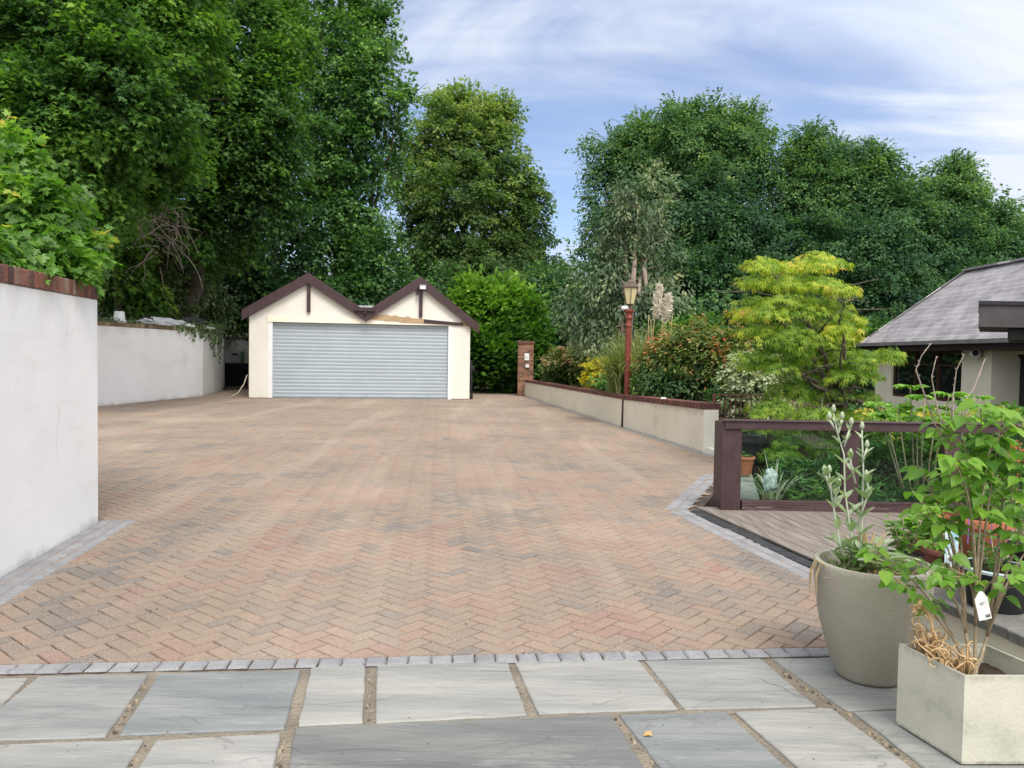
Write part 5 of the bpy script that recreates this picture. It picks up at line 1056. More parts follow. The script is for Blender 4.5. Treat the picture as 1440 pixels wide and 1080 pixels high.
bush('fern_bush', 'dark ferny undergrowth low behind the glass balustrade', 'undergrowth', [(1150, 680, 9.3, 60, 30, 120), (1240, 670, 9.3, 60, 44, 140), (1320, 670, 9.3, 60, 44, 120), (1100, 690, 9.2, 40, 20, 60), (1400, 650, 9.4, 60, 50, 90), (1180, 710, 8.6, 70, 16, 70), (1290, 710, 8.6, 70, 16, 70)], 61, M['leaf_deep'], z0=-.6, shape='lance', size=.11, cr=.12, k=26, tb=.5, tv=.2)
def grass_tufts():
    rng = random.Random(31); b = MB()
    for k in range(1500):
        x = rng.uniform(2.35, 5.6); y = rng.uniform(7.95, 9.3); p = Vector((x, y, -.6)); L = rng.uniform(.12, .45); a = rng.uniform(0, 6.283); d = Vector((math.cos(a), math.sin(a), 0)); sd_ = Vector((-d.y, d.x, 0)); vs = []
        for j in range(5): s_ = j/4; q = p+d*L*.6*s_**2+Vector((0, 0, L*s_)); ww = .004*(1-s_)+.0006; vs += [q-sd_*ww, q+sd_*ww]
        b.add(vs, [(2*j, 2*j+1, 2*j+3, 2*j+2) for j in range(4)], rng.uniform(.1, .8))
    o = b.build('grass', M['blade']); o['kind'] = 'stuff'; tag(o, 'straggly weeds and grass at the foot of the glass balustrade', 'grass')
grass_tufts()
bush('garden_shrub', 'light green leafy plants behind the balustrade in front of the house window', 'shrub', [(1260, 600, 10, 44, 24, 70), (1320, 610, 9.6, 50, 24, 70), (1380, 610, 9.8, 44, 26, 60), (1290, 640, 9.4, 50, 30, 60), (1430, 600, 10, 40, 26, 40)], 62, M['leaf_near'], z0=-.6, shape='ovate', size=.085, cr=.13, k=22, tb=.62, tv=.2)

# fatsia with big fingered leaves and bare sticks
def fatsia():
    dc = 8.6; base = Vector((at(1300, 700, dc).x, dc, -.6)); t = thing('fatsia', 'glossy green plant with big fingered leaves above the handrail', 'plant', base); rng = np.random.default_rng(6); sets = []; b = MB()
    heads = [(1280, 545), (1300, 560), (1262, 572), (1335, 555), (1350, 568), (1318, 575), (1245, 585), (1290, 590), (1372, 560), (1345, 590), (1235, 570)]
    for (px, py) in heads:
        c = np.array(at(px, py, dc+rng.uniform(-.3, .3))); b.tube([base+Vector((rng.uniform(-.1, .1), 0, 0)), base.lerp(Vector(c), .6)+Vector((0, .05, 0)), Vector(c)], [.014, .010, .006], n=5)
        for q in range(5):   # each leaf = 7 fingers
            az = rng.random()*6.283; o = np.array([math.cos(az), math.sin(az)*.8, .35]); o = o/np.linalg.norm(o); p = c+o*.05; up = nrm(np.array([-.3*math.cos(az), -.3*math.sin(az)-.25, 1.0])); sx = np.cross(o, up); sx /= np.linalg.norm(sx)
            an = np.radians([-75, -50, -25, 0, 25, 50, 75]); D = nrm(np.cos(an)[:, None]*o+np.sin(an)[:, None]*sx+np.array([0, 0, -.1])); n = 7
            sets.append(leafset(np.repeat(p[None], n, 0), D, np.repeat(up[None], n, 0), np.array([.10, .125, .14, .15, .14, .125, .10])*rng.uniform(.85, 1.15), np.full(n, .62+rng.normal()*.14), 'broad'))
    leafmesh('foliage', sets, leafmat('fatsia_leaf', [(0, (.05, .14, .02)), (.5, (.12, .28, .03)), (1, (.26, .44, .06))], trans=.35, rough=.3, spec=.5), t)
    b.build('stem', M['shrub_stem'], t, smooth=True)
fatsia()
def sticks():
    d = 8.2; base = at(1340, 640, d); t = thing('bare_shrub', 'leafless pale forked stems standing in front of the house window', 'shrub', (base.x, d, -.6)); b = MB(); rng = random.Random(4)
    for pts in (((1330, 640), (1288, 520), (1296, 500), (1310, 482)), ((1335, 640), (1315, 560), (1310, 530), (1317, 501)), ((1340, 640), (1340, 560), (1345, 520), (1356, 498)), ((1345, 640), (1352, 570), (1370, 545), (1385, 505)), ((1345, 640), (1355, 600), (1360, 580), (1371, 556)), ((1340, 640), (1338, 575), (1342, 560))):
        P = [at(x, y, d+rng.uniform(-.05, .05)) for x, y in pts]; b.tube(P, [.009-.0016*i for i in range(len(P))], n=5)
        for i in range(1, len(P)):
            for k in range(3): q = P[i-1].lerp(P[i], rng.random()); b.tube([q, q+Vector((rng.uniform(-.03, .03), 0, .025))], [.004, .002], n=4)
    b.tube([Vector((base.x, d, -.6)), at(1337, 640, d)], [.02, .014], n=6); b.build('stem', pmat('pale_stick', (.40, .33, .27), (.28, .23, .19), rough=.9, scale=20), t, smooth=True)
sticks()

# ------------------------------------------------------------------ glass balustrade
def glassmat():
    m = bpy.data.materials.new('tinted_glass'); m.use_nodes = True; t = m.node_tree; t.nodes.clear(); out = nd(t, 'ShaderNodeOutputMaterial'); tr = nd(t, 'ShaderNodeBsdfTransparent'); g = nd(t, 'ShaderNodeBsdfGlossy'); mx = nd(t, 'ShaderNodeMixShader'); fr = nd(t, 'ShaderNodeFresnel')
    tr.inputs[0].default_value = (.78, .88, .83, 1); g.inputs['Roughness'].default_value = .02; fr.inputs[0].default_value = 1.5; k = mth(t, 'MULTIPLY_ADD', fr.outputs[0], .55, .0)
    t.links.new(k, mx.inputs[0]); t.links.new(tr.outputs[0], mx.inputs[1]); t.links.new(g.outputs[0], mx.inputs[2]); t.links.new(mx.outputs[0], out.inputs[0]); return m
M['glass'] = glassmat()
def balustrade():
    y = 7.62; A = at(1013, 718, y); t = thing('glass_balustrade', 'plum timber balustrade with dark glass panels across the deck', 'balustrade', (A.x, y, 0)); pxm = y/FPX
    X = lambda px, py=650: at(px, py, y).x
    ztop = at(1100, 592.5, y).z; zt2 = at(1100, 604, y).z; zb1 = at(1100, 704, y).z; zb0 = at(1100, 717.5, y).z; xe = 6.6
    b = MB(); b.box(((X(1016)+xe)/2, y-.012, (ztop+zt2)/2), (xe-X(1016), .11, ztop-zt2)); b.box(((X(1014)+xe)/2, y-.012, ztop+.006), (xe-X(1014)+.02, .15, .012)); b.build('handrail', M['plum'], t, bevel=.004)
    b = MB(); b.box(((X(1043)+xe)/2, y, (zb1+zb0)/2), (xe-X(1043), .09, zb1-zb0)); b.build('bottom_rail', M['plum_worn'], t, bevel=.004)
    posts = [1030, 1195, 1336, 1480]
    for i, px in enumerate(posts):
        w_ = .16 if i else .15; b = MB(); x = X(px)
        b.box((x, y+.004, (zt2+0)/2-.02), (w_, .10, zt2-.0+.04-.002)) if i == 0 else b.box((x, y+.004, (zt2+zb1)/2), (w_, .085, zt2-zb1-.002))
        b.build('post', M['plum'], t, bevel=.004)
    b = MB(); b.box((X(1016.3), y+.10, (ztop-.02)/2-.03), (.045, .30, ztop-.02+.06)); b.build('post', M['plum'], t, bevel=.004)
    xs = [X(p) for p in posts]+[xe+.1]
    for i in range(4):
        a = xs[i]+.072; e = xs[i+1]-.078; b = MB(); b.box(((a+e)/2, y+.02, (zt2+zb1)/2), (e-a, .01, zt2-zb1+.01)); b.build('glass_panel', M['glass'], t)
balustrade()

# ------------------------------------------------------------------ house
def slatemat():
    m = bpy.data.materials.new('roof_slate'); m.use_nodes = True; t = m.node_tree; t.nodes.clear(); out = nd(t, 'ShaderNodeOutputMaterial'); b = nd(t, 'ShaderNodeBsdfPrincipled'); t.links.new(b.outputs[0], out.inputs[0])
    u = nd(t, 'ShaderNodeUVMap'); br = nd(t, 'ShaderNodeTexBrick'); t.links.new(u.outputs[0], br.inputs[0]); br.inputs['Scale'].default_value = 1.0; br.inputs['Brick Width'].default_value = .34; br.inputs['Row Height'].default_value = .19; br.inputs['Mortar Size'].default_value = .008; br.inputs['Mortar Smooth'].default_value = .1; br.inputs['Bias'].default_value = 0
    br.inputs['Color1'].default_value = (.205, .192, .205, 1); br.inputs['Color2'].default_value = (.275, .262, .275, 1); br.inputs['Mortar'].default_value = (.42, .41, .42, 1)
    n = nd(t, 'ShaderNodeTexNoise'); n.inputs['Scale'].default_value = 1.6; n.inputs['Detail'].default_value = 7; t.links.new(u.outputs[0], n.inputs['Vector']); r = nd(t, 'ShaderNodeMapRange'); t.links.new(n.outputs['Fac'], r.inputs[0]); r.inputs['From Min'].default_value = .3; r.inputs['From Max'].default_value = .7; r.inputs['To Min'].default_value = .72; r.inputs['To Max'].default_value = 1.35
    mx = nd(t, 'ShaderNodeMixRGB', blend_type='MULTIPLY'); mx.inputs[0].default_value = 1; t.links.new(br.outputs['Color'], mx.inputs[1]); t.links.new(r.outputs[0], mx.inputs[2]); t.links.new(mx.outputs[0], b.inputs['Base Color']); b.inputs['Roughness'].default_value = .62
    bp = nd(t, 'ShaderNodeBump'); bp.inputs['Strength'].default_value = .5; bp.inputs['Distance'].default_value = .02; bp.invert = True; t.links.new(br.outputs['Fac'], bp.inputs['Height']); t.links.new(bp.outputs[0], b.inputs['Normal']); return m
def house():
    EX, WX, EZ = 10.1, 10.5, 2.0; t = thing('house', 'cream bungalow with hipped slate roof at the right edge', 'house', (WX, 18, -.6)); YF = 22.5; YN = 6.0
    RX = 12.4; RZ = 1.5+.2035*RX-.02; YR = RX/.586
    # slopes with uv in metres
    me = bpy.data.meshes.new('roof'); V = [(EX, YN, EZ), (EX, YF, EZ), (RX, YR, RZ), (RX, YN, RZ), (2*RX-EX, YF, EZ), (2*RX-EX, YN, EZ)]
    F_ = [(0, 3, 2, 1), (1, 2, 4), (3, 5, 4, 2)]; me.from_pydata(V, [], F_); uv = me.uv_layers.new(name='UVMap'); sl = math.hypot(RX-EX, RZ-EZ)
    def uvf(fi, v):
        if fi == 0: return (v[1], (v[0]-EX)/(RX-EX)*sl)
        if fi == 1: return (v[0], (YF-v[1])*1.3)
        return (v[1], (2*RX-EX-v[0])/(RX-EX)*sl)
    for p in me.polygons:
        for li in p.loop_indices: uv.data[li].uv = uvf(p.index, V[me.loops[li].vertex_index])
    o = link('roof', me, slatemat(), t); so_ = o.modifiers.new('thick', 'SOLIDIFY'); so_.thickness = .06; so_.offset = -1
    b = MB(); rng = random.Random(2); a = Vector((EX+.05, YF-.05, EZ+.03)); e = Vector((RX, YR, RZ+.03)); n = 22
    for k in range(n): p = a.lerp(e, (k+.5)/n); b.bar(a.lerp(e, k/n), a.lerp(e, (k+.93)/n), .20, .03, col=rng.random())
    n = 30; a = Vector((RX, YR, RZ+.03)); e = Vector((RX, YN, RZ+.03))
    for k in range(n): b.bar(a.lerp(e, k/n), a.lerp(e, (k+.97)/n), .22, .05, col=rng.random())
    b.build('ridge_tiles', pmat('ridge_tile', (1, 1, 1), (.85, .85, .85), rough=.8, scale=8, tint=[(0, (.22, .21, .22)), (.6, (.34, .33, .34)), (.75, (.62, .60, .60)), (1, (.66, .64, .64))]), o)
    b = MB(); b.bar((EX-.05, YN, EZ-.03), (EX-.05, YF+.05, EZ-.03), .11, .09); b.build('gutter', pmat('gutter_grey', (.16, .155, .16), (.24, .235, .24), rough=.5), t)
    b = MB(); b.bar((EX+.03, YN, EZ-.15), (EX+.03, YF, EZ-.15), .03, .14); b.box(((EX+WX)/2+.02, (YN+YF)/2, EZ-.21), (WX-EX+.02, YF-YN, .02)); b.build('fascia', M['plum_dark'], t)
    yw = lambda px, x=WX: x/(at(px, 500, 1).x)
    y0, y1, y2, y3 = yw(1254), yw(1353), yw(1395), yw(1404, WX)
    def wallp(c, sz): q_ = MB(); q_.box(c, sz); q_.build('wall', M['cream_plain'], t)
    zt = EZ-.22; zs = .55
    wallp((WX+.12, (YF-.3+y0)/2, (zt-.9)/2), (.24, YF-.3-y0, zt+.9)); wallp((WX+.12, (y0+y1)/2, (zs-.9)/2), (.238, y0-y1, zs+.9)); wallp((WX+.12, (y1+y2)/2, (zt-.9)/2), (.24, y1-y2, zt+.9))
    wallp((WX+.57, y2+.12, (zt-.9)/2), (.66, .24, zt+.9)); yd = yw(1402, WX+.55)
    wallp((13.5, YF-.42, (zt-.9)/2), (5.5, .24, zt+.9))
    wallp((WX+.67, yd+.1, (zt-.9)/2), (.24, max(.1, y2-yd), zt+.9)); wallp((WX+.67, YN-.5+.0, (zt-.9)/2), (.24, 1.0, zt+.9))
    wallp(((WX+14.2)/2, YN-.6, (zt-.9)/2), (14.2-WX, .2, zt+.9))
    b = MB(); b.box((WX+1.9, (YF+YN)/2, .5), (.1, YF-YN-1, 3.0)); b.box((WX+1.3, (YF+YN)/2, -.55), (2.2, YF-YN-1, .1)); b.build('inner_wall', pmat('interior', (.05, .045, .04), (.08, .07, .06)), t)
    def window(ya, yb, za, zb_, x, nm, label=None):
        f = MB(); cy_ = (ya+yb)/2; ly = abs(ya-yb)
        for zz in (za+.035, zb_-.035): f.box((x, cy_, zz), (.08, ly, .07))
        for k in range(4 if nm == 'window' else 3): yy = min(ya, yb)+.035+(ly-.07)*k/(3 if nm == 'window' else 2); f.box((x, yy, (za+zb_)/2), (.075, .07, zb_-za-.142))
        if nm == 'window': f.box((x-.002, cy_, zb_-.35), (.06, ly-.15, .05))
        else: f.box((x-.002, cy_, za+.5), (.06, ly-.15, .09))
        w_ = f.build(nm, pmat('brown_frame', (.055, .025, .018), (.075, .035, .025), rough=.4), t); p = MB(); p.box((x+.01, cy_, (za+zb_)/2), (.01, ly-.12, zb_-za-.12)); p.build('pane', M['window_glass'], w_); return w_
    m = bpy.data.materials.new('window_glass'); m.use_nodes = True; bb = m.node_tree.nodes['Principled BSDF']; bb.inputs['Base Color'].default_value = (.012, .014, .015, 1); bb.inputs['Roughness'].default_value = .03; bb.inputs['Specular IOR Level'].default_value = .6; M['window_glass'] = m
    window(y0, y1, zs, zt, WX+.10, 'window'); window(yd-.02, yd-3.4, -.5, zt-.08, WX+.62, 'patio_door'); window(yd-3.5, YN+.2, -.5, zt-.08, WX+.62, 'patio_door')
    b = MB(); b.box((WX+.62, (yd+YN)/2, zt-.04), (.24, yd-YN, .08)); b.build('lintel', M['cream_plain'], t)
    # dome camera on the pier
    c = at(1377, 497, 1.0); s_ = (WX-.02)/c.x; c = CAM+(c-CAM)*s_; sc_ = thing('security_camera', 'round white security camera with black eye on the cream pier under the eaves', 'camera', c)
    b = MB(); b.box((c.x-.0, c.y, c.z+.03), (.06, .20, .22)); b.build('bracket', M['black'], sc_, bevel=.03)
    def ball(nm, c_, r, mt, sy=1.0):
        bm = bmesh.new(); bmesh.ops.create_uvsphere(bm, u_segments=20, v_segments=12, radius=r); me_ = bpy.data.meshes.new(nm); bm.to_mesh(me_); bm.free(); oo = link(nm, me_, mt, None, True); oo.matrix_world = Matrix.Translation(c_); oo.parent = sc_; oo.matrix_parent_inverse = sc_.matrix_world.inverted(); return oo
    ball('housing', c+Vector((-.14, -.10, 0)), .12, M['white_plastic']); ball('lens', c+Vector((-.195, -.175, .0)), .062, M['black'])
    # flat canopy
    cn = thing('canopy', 'dark flat roofed canopy jutting in from the right above the patio doors', 'canopy', (7.6, 12, 2.1))
    xl = at(1376.5, 440, 11.5).x; z1 = at(1377, 423, 11.5).z; z0_ = at(1377, 459.5, 11.5).z
    ft = [(xl, 11.5), (12, 11.5), (12, 13.4), (xl*13.4/11.5+.03, 13.4)]
    b = MB(); b.prism(ft, z0_, z1-.06); b.build('fascia', pmat('canopy_fascia', (.055, .047, .050), (.075, .065, .068), rough=.55), cn)
    b = MB(); b.prism([(xl-.025, 11.47), (12, 11.47), (12, 13.42), (xl*13.4/11.5+.0, 13.42)], z1-.058, z1); b.build('roof_edge', M['black'], cn)
    xs_ = at(1417, 470, 11.7).x; b = MB(); b.prism([(xs_, 11.7), (12, 11.7), (12, 13.2), (xs_*13.2/11.7+.03, 13.2)], z0_-.18, z0_-.002); b.build('beam', M['black'], cn)
    b = MB(); b.box((xs_+1.6, 12.3, .65), (.12, .12, 2.55)); b.build('post', M['plum_dark'], cn)
house()

# ------------------------------------------------------------------ ledge and pots, foreground
LZ = .30
la = Vector((2.15, 3.97, 0)); lb = Vector((2.27, 3.36, 0)); ld = (lb-la).normalized(); ln_ = Vector((-ld.y, ld.x, 0))   # ln_ to the right
lg = thing('raised_ledge', 'stone topped low ledge carrying the flower pots at the right edge', 'ledge', (2.3, 3.6, 0))
b = MB(); q = [la+ln_*.05-ld*.0, lb+ld*1.6+ln_*.05, lb+ld*1.6+ln_*2.6, la+ln_*2.6]; b.prism([(p.x, p.y) for p in q], -.1, LZ-.052); b.build('wall', M['cream_plain'], lg)
b = MB(); rng = random.Random(2)
for k in range(4):
    for j in range(3):
        p0 = la+ld*(-.06+k*.62)+ln_*(j*.72); p1 = p0+ld*.61; p2 = p1+ln_*.712; p3 = p0+ln_*.712
        pts = []
        for a_, e_ in ((p0, p1), (p1, p2), (p2, p3), (p3, p0)):
            for s_ in range(8): v_ = a_.lerp(e_, s_/8); pts.append((v_.x+rng.uniform(-.004, .004), v_.y+rng.uniform(-.004, .004)))
        zz = LZ+rng.uniform(-.002, .002); n = len(pts); bevel_top(b, pts, zz, .006, .006, .3+rng.random()*.3); vs = [(x, y, zz-.006) for x, y in pts]+[(x, y, zz-.05) for x, y in pts]; b.add(vs, [(i, (i+1) % n, n+(i+1) % n, n+i)[::-1] for i in range(n)], .2)
b.build('coping', pmat('ledge_stone', (1, 1, 1), (.7, .7, .68), rough=.85, scale=3, bump=.6, bscale=25, tint=[(0, (.12, .12, .11)), (1, (.30, .29, .27))], fine=[(14, .6, (.07, .075, .055), .5)]), lg)

def gp(px, py, d): c = at(px, py, d); return Vector((c.x, d, LZ+.002))
M['pot_grey'] = pmat('pot_rim_grey', (.20, .19, .18), rough=.5)
P_ = []
c = gp(1322, 800, 4.1); t1 = pot('flower_pot', 'brown plastic pot with grey rim at the left end of the stone ledge', c, .062, .085, .20, M['brown_plastic']); herb(t1, (c.x, c.y, c.z+.17), 26, .05, .12, .10, M['leaf_near'], 71)
c = gp(1302, 770, 4.55); t1 = pot('flower_pot', 'glazed dark red bowl pot with bright leafy plant behind the brown plastic pot', c, .08, .125, .16, pmat('dark_red_glaze', (.13, .03, .022), (.09, .022, .018), rough=.3, spec=.5), rimh=.02); herb(t1, (c.x, c.y, c.z+.13), 90, .085, .24, .17, M['leaf_near'], 72, tb=.62)
c = gp(1372, 770, 4.7); t1 = pot('flower_pot', 'large terracotta pot standing behind the foreground shrub', c, .14, .19, .26, M['terracotta'], rimh=.05); herb(t1, (c.x, c.y, c.z+.22), 130, .07, .38, .22, M['leaf_near'], 73)
c = gp(1368, 800, 4.25); t1 = pot('plant_saucer', 'shallow terracotta bowl in front of the large terracotta pot', c, .11, .15, .075, M['terracotta'], rimh=.02); herb(t1, (c.x, c.y, c.z+.06), 40, .05, .14, .10, M['leaf_bright'], 74)
c = gp(1272, 800, 4.35); c.x = max(c.x, 2.23); t1 = pot('plant_tray', 'shallow black pot holding low greenery behind the round grey planter', c, .11, .13, .09, M['black'], rimh=.015); herb(t1, (c.x, c.y, c.z+.07), 80, .06, .26, .15, M['leaf_near'], 75, tb=.45)
c = gp(1402, 830, 3.74); t1 = pot('plant_tub', 'black plastic tub with pale blue rim beside the foreground shrub', c, .125, .155, .19, M['black'], rimh=.02); herb(t1, (c.x, c.y, c.z+.16), 60, .06, .22, .15, M['leaf_bright'], 76)
b = MB(); b.lathe((c.x, c.y, c.z+.185), [(.150, 0), (.170, .002), (.172, .014), (.150, .016)], n=32, cap0=False, cap1=False); b.build('rim', pmat('pale_blue_rim', (.42, .52, .52), rough=.4), t1)
c = gp(1455, 800, 4.2); t1 = pot('flower_pot', 'dark pot with purple flowered plant at the right edge of the picture', c, .10, .13, .20, M['black']); pl = herb(t1, (c.x, c.y, c.z+.17), 120, .06, .40, .25, M['leaf_near'], 77)
M['purple'] = pmat('purple_petal', (.20, .09, .42), (.30, .15, .55), rough=.6)
for k, (px, py) in enumerate(((1391, 702), (1360, 664), (1438, 762))):
    d = 4.2; c = at(px, py, d); b = MB(); rg = random.Random(k)
    for q in range(22): v = Vector((rg.gauss(0, 1), rg.gauss(0, 1), rg.gauss(0, .7))).normalized(); b.bar(c, c+v*rg.uniform(.010, .019), .008, .002)
    b.tube([c, Vector((c.x+.02, c.y, c.z-.15)), Vector((c.x+.03, c.y+.02, LZ+.2))], [.0015, .002, .003], n=4); o = b.build('flower', M['purple']); tag(o, ['purple thistle like flower in front of the terracotta pot', 'faded purple flower high among the shrub leaves', 'small purple flower at the right edge above the black tub'][k], 'flower')
# tall flowering plant right edge: rusty flower head
c = at(1432, 640, 4.6); b = MB(); rg = random.Random(9)
for q in range(160): v = Vector((rg.gauss(0, .05), rg.gauss(0, .03), rg.gauss(0, .045))); b.box(c+v, (.010, .008, .008), rz=rg.random()*3)
b.tube([c, c-Vector((0, 0, .5)), Vector((c.x, c.y, LZ))], [.003, .004, .006], n=5); o = b.build('rusty_flower_head', pmat('rust_petal', (.48, .20, .05), (.35, .13, .04))); tag(o, 'rusty orange flower cluster near the right edge above the ledge', 'flower')
# blue plant label
c = at(1338, 770, 4.0); pk = thing('plant_label', 'pale blue printed plant label standing among the ledge pots', 'label', c)
b = MB(); wv = .075; hv = .17; b.box((c.x, c.y, c.z), (wv, .002, hv), rz=.1); b.build('card', pmat('label_blue', (.30, .48, .56), (.62, .74, .78), rough=.4, scale=25, lo=.45, hi=.55), pk)
b = MB(); b.box((c.x-.004, c.y-.0025, c.z-.06), (.045, .001, .035), rz=.1); 
bc = b.build('barcode_patch', M['white_plastic'], pk)
b = MB()
for k in range(12): b.box((c.x-.022+k*.0032, c.y-.0042, c.z-.062), (.0014 if k % 3 else .0022, .0006, .020), rz=.1)
b.build('barcode', M['black'], bc)
b = MB(); b.box((c.x, c.y, (c.z-hv/2+LZ+.1)/2), (.012, .002, c.z-hv/2-LZ-.1), rz=.1) ; b.build('spike', M['white_plastic'], pk)

# ------------------------------------------------------------------ round planter with rose campion
M['planter'] = pmat('stone_planter', (.34, .32, .255), (.28, .265, .21), rough=.8, scale=2.2, bump=.35, bscale=160, fine=[(60, .62, (.22, .21, .165), .4), (1.6, .6, (.36, .34, .28), .3)], grime=[(0, 1, .03, 14, (.10, .10, .08), .6), (.54, -1, .10, 9, (.42, .40, .33), .4)])
rc = G(1236, 968)+Vector((0, .148, 0)); rc = Vector((at(1227, 800, rc.y).x, rc.y, .0)); d0_ = rc.y
prof = [(.135, .0), (.150, .004), (.158, .02), (.180, .08), (.208, .17), (.233, .27), (.250, .37), (.259, .45), (.262, .525), (.262, .54)]
rp = pot('round_planter', 'tall rounded grey green planter on the patio with silvery stalks', rc, .14, .26, .548, M['planter'], prof=prof+[(.258, .548)], wall_=.018, n=64)
M['bud'] = pmat('bud_green', (.36, .42, .28), (.28, .33, .22), rough=.8)
def campion():
    t = thing('rose_campion', 'silver green rose campion stalks growing from the round planter', 'plant', rc+Vector((0, 0, .46))); d = rc.y; rng = np.random.default_rng(15); b = MB(); sets = []
    stems = [[(1203, 812), (1198, 760), (1188, 690), (1187, 640), (1178, 610), (1172, 580)], [(1187, 628), (1192, 612), (1197, 598)], [(1208, 812), (1212, 740), (1214, 660), (1212, 604)], [(1196, 812), (1180, 760), (1170, 700), (1166, 665)], [(1172, 706), (1178, 690), (1180, 684)], [(1213, 650), (1219, 630)], [(1205, 740), (1222, 690), (1218, 672)], [(1203, 680), (1196, 650), (1196, 642)], [(1168, 690), (1162, 672), (1160, 668)], [(1178, 612), (1184, 590)], [(1176, 606), (1166, 590)]]
    heads = []; P = []; D = []; N = []; S = []
    for st in stems:
        pts = [at(x, y, d+.02*math.sin(x)) for x, y in st]; b.tube(pts, [.0055-.0006*min(i, 6) for i in range(len(pts))], n=6); heads.append(pts[-1])
        for i in range(len(pts)-1):
            L = (pts[i+1]-pts[i]).length; m = max(1, int(L/.075))
            for k in range(m):
                p = pts[i].lerp(pts[i+1], (k+.5)/m); low = max(0, min(1, (1.25-p.z)/.7)); a = rng.random()*6.283
                for s_ in (0, math.pi): P.append(tuple(p)); D.append((math.cos(a+s_)*.55, math.sin(a+s_)*.5, 1.0)); N.append((-math.cos(a+s_)*1.2, -math.sin(a+s_)*1.2-.3, .5)); S.append((.032+.075*low)*rng.uniform(.8, 1.2))
    for k in range(46):   # basal leaves
        a = rng.random()*6.283; P.append((rc.x+rng.normal()*.05-.02, rc.y+rng.normal()*.05, .50+rng.random()*.12)); D.append((math.cos(a), math.sin(a), rng.uniform(.1, 1.2))); N.append((-math.cos(a)*.5, -math.sin(a)*.5, 1)); S.append(rng.uniform(.08, .14))
    n = len(P); sets.append(leafset(np.array(P), nrm(np.array(D)), nrm(np.array(N)), np.array(S), .55+rng.normal(size=n)*.2, 'broad'))
    # buds: ribbed teardrops
    for h in heads:
        bud = MB()
        for q in range(1): c = h; bud.lathe(c, [(.003, -.002), (.0105, .009), (.0115, .019), (.008, .030), (.004, .038)], n=8); bud.build('bud', M['bud'], t, smooth=True)
    mt = leafmat('campion_leaf', [(0, (.10, .20, .05)), (.4, (.20, .29, .14)), (.75, (.36, .43, .30)), (1, (.50, .55, .42))], trans=.25, rough=.7)
    leafmesh('leaves', sets, mt, t); b.build('stem', pmat('silver_stem', (.38, .44, .32), (.46, .50, .40), rough=.8), t, smooth=True)
    c = heads[0]; f = MB(); rg = random.Random(3)
    for q in range(30): v = Vector((rg.gauss(0, 1), rg.gauss(0, 1), rg.gauss(.6, .6))).normalized(); f.bar(c+Vector((0, 0, .022)), c+Vector((0, 0, .022))+v*rg.uniform(.006, .013), .004, .0012)
    f.build('flower', pmat('magenta_petal', (.16, .03, .10), (.10, .02, .06)), t)
campion()
def potdebris():
    rng = random.Random(17); b = MB(); t = thing('dry_stalks', 'dry straw stalks and dead leaves drooping over the left rim of the round planter', 'dead plant', rc+Vector((0, 0, .47)))
    for k in range(90):
        a = rng.uniform(0, 6.283); r = rng.random()**.6*.2; p = rc+Vector((r*math.cos(a), r*math.sin(a), .475)); d = Vector((rng.gauss(0, 1), rng.gauss(0, 1), rng.uniform(0, .6))).normalized(); L = rng.uniform(.03, .10); b.tube([p, p+d*L*.5+Vector((0, 0, .012)), p+d*L], [.0022, .002, .001], n=4)
    for k in range(14):   # upright old stalks by the stems
        p = rc+Vector((-.03+rng.gauss(0, .02), rng.gauss(0, .02), .47)); b.tube([p, p+Vector((rng.gauss(0, .02), 0, .12)), p+Vector((rng.gauss(0, .05), 0, .22))], [.006, .005, .002], n=5)
    for k in range(9):
        a = math.pi+rng.uniform(-.35, .25); p = rc+Vector((.20*math.cos(a), .20*math.sin(a)-.05, .49)); o_ = Vector((math.cos(a), math.sin(a)*.6-.1, 0)).normalized(); e = rc+o_*.275+Vector((0, 0, .555)); b.tube([p, e, e+o_*.022-Vector((0, 0, .06)), e+o_*rng.uniform(.01, .03)-Vector((0, 0, rng.uniform(.12, .2)))], [.003, .0028, .0022, .001], n=4)
    b.build('stalks', M['straw'], t)
    herb(t, (rc.x-.13, rc.y-.02, .48), 70, .045, .14, .09, M['leaf_near'], 81, shape='lance', tb=.5, name='weeds')
    herb(t, (rc.x+.13, rc.y+.05, .48), 40, .05, .10, .10, M['leaf_near'], 82, shape='lance', tb=.4, name='weeds')
potdebris()

# ------------------------------------------------------------------ square planter and its shrub
M['box_planter'] = pmat('box_planter', (.54, .53, .44), (.44, .44, .36), rough=.7, scale=3.5, bump=.15, bscale=60, fine=[(3.5, .57, (.34, .35, .28), .5), (26, .66, (.12, .12, .10), .6), (5, .66, (.60, .60, .50), .4)], grime=[(0, 1, .045, 22, (.10, .10, .075), .75), (.335, -1, .05, 16, (.25, .25, .20), .5)])
A_ = G(1260, 1020); B_ = G(1352, 1078); ex = Vector((1, .03, 0)); wd_ = .36; ht_ = at(1362, 950, B_.y).z
C_ = B_+ex*wd_; D_ = A_+ex*wd_
sp = thing('square_planter', 'weathered square cream planter in the bottom right corner holding a shrub', 'planter', (A_+C_)/2)
cen = (A_+B_+C_+D_)/4
def qd(k, z, s_=1.0): return [(cen.x+(p.x-cen.x)*k*s_, cen.y+(p.y-cen.y)*k*s_, z) for p in (A_, B_, C_, D_)]
b = MB(); vs = qd(1, .008, .985)+qd(1, .02)+qd(1.0, ht_-.004)+qd(.994, ht_)+qd(.945, ht_)+qd(.94, ht_-.004)+qd(.92, .24); fs = [(i*4+k, i*4+(k+1) % 4, (i+1)*4+(k+1) % 4, (i+1)*4+k) for i in range(6) for k in range(4)]+[(3, 2, 1, 0)]
b.add(vs, fs); o = b.build('body', M['box_planter'], sp)
b = MB(); n = 26; vs = []
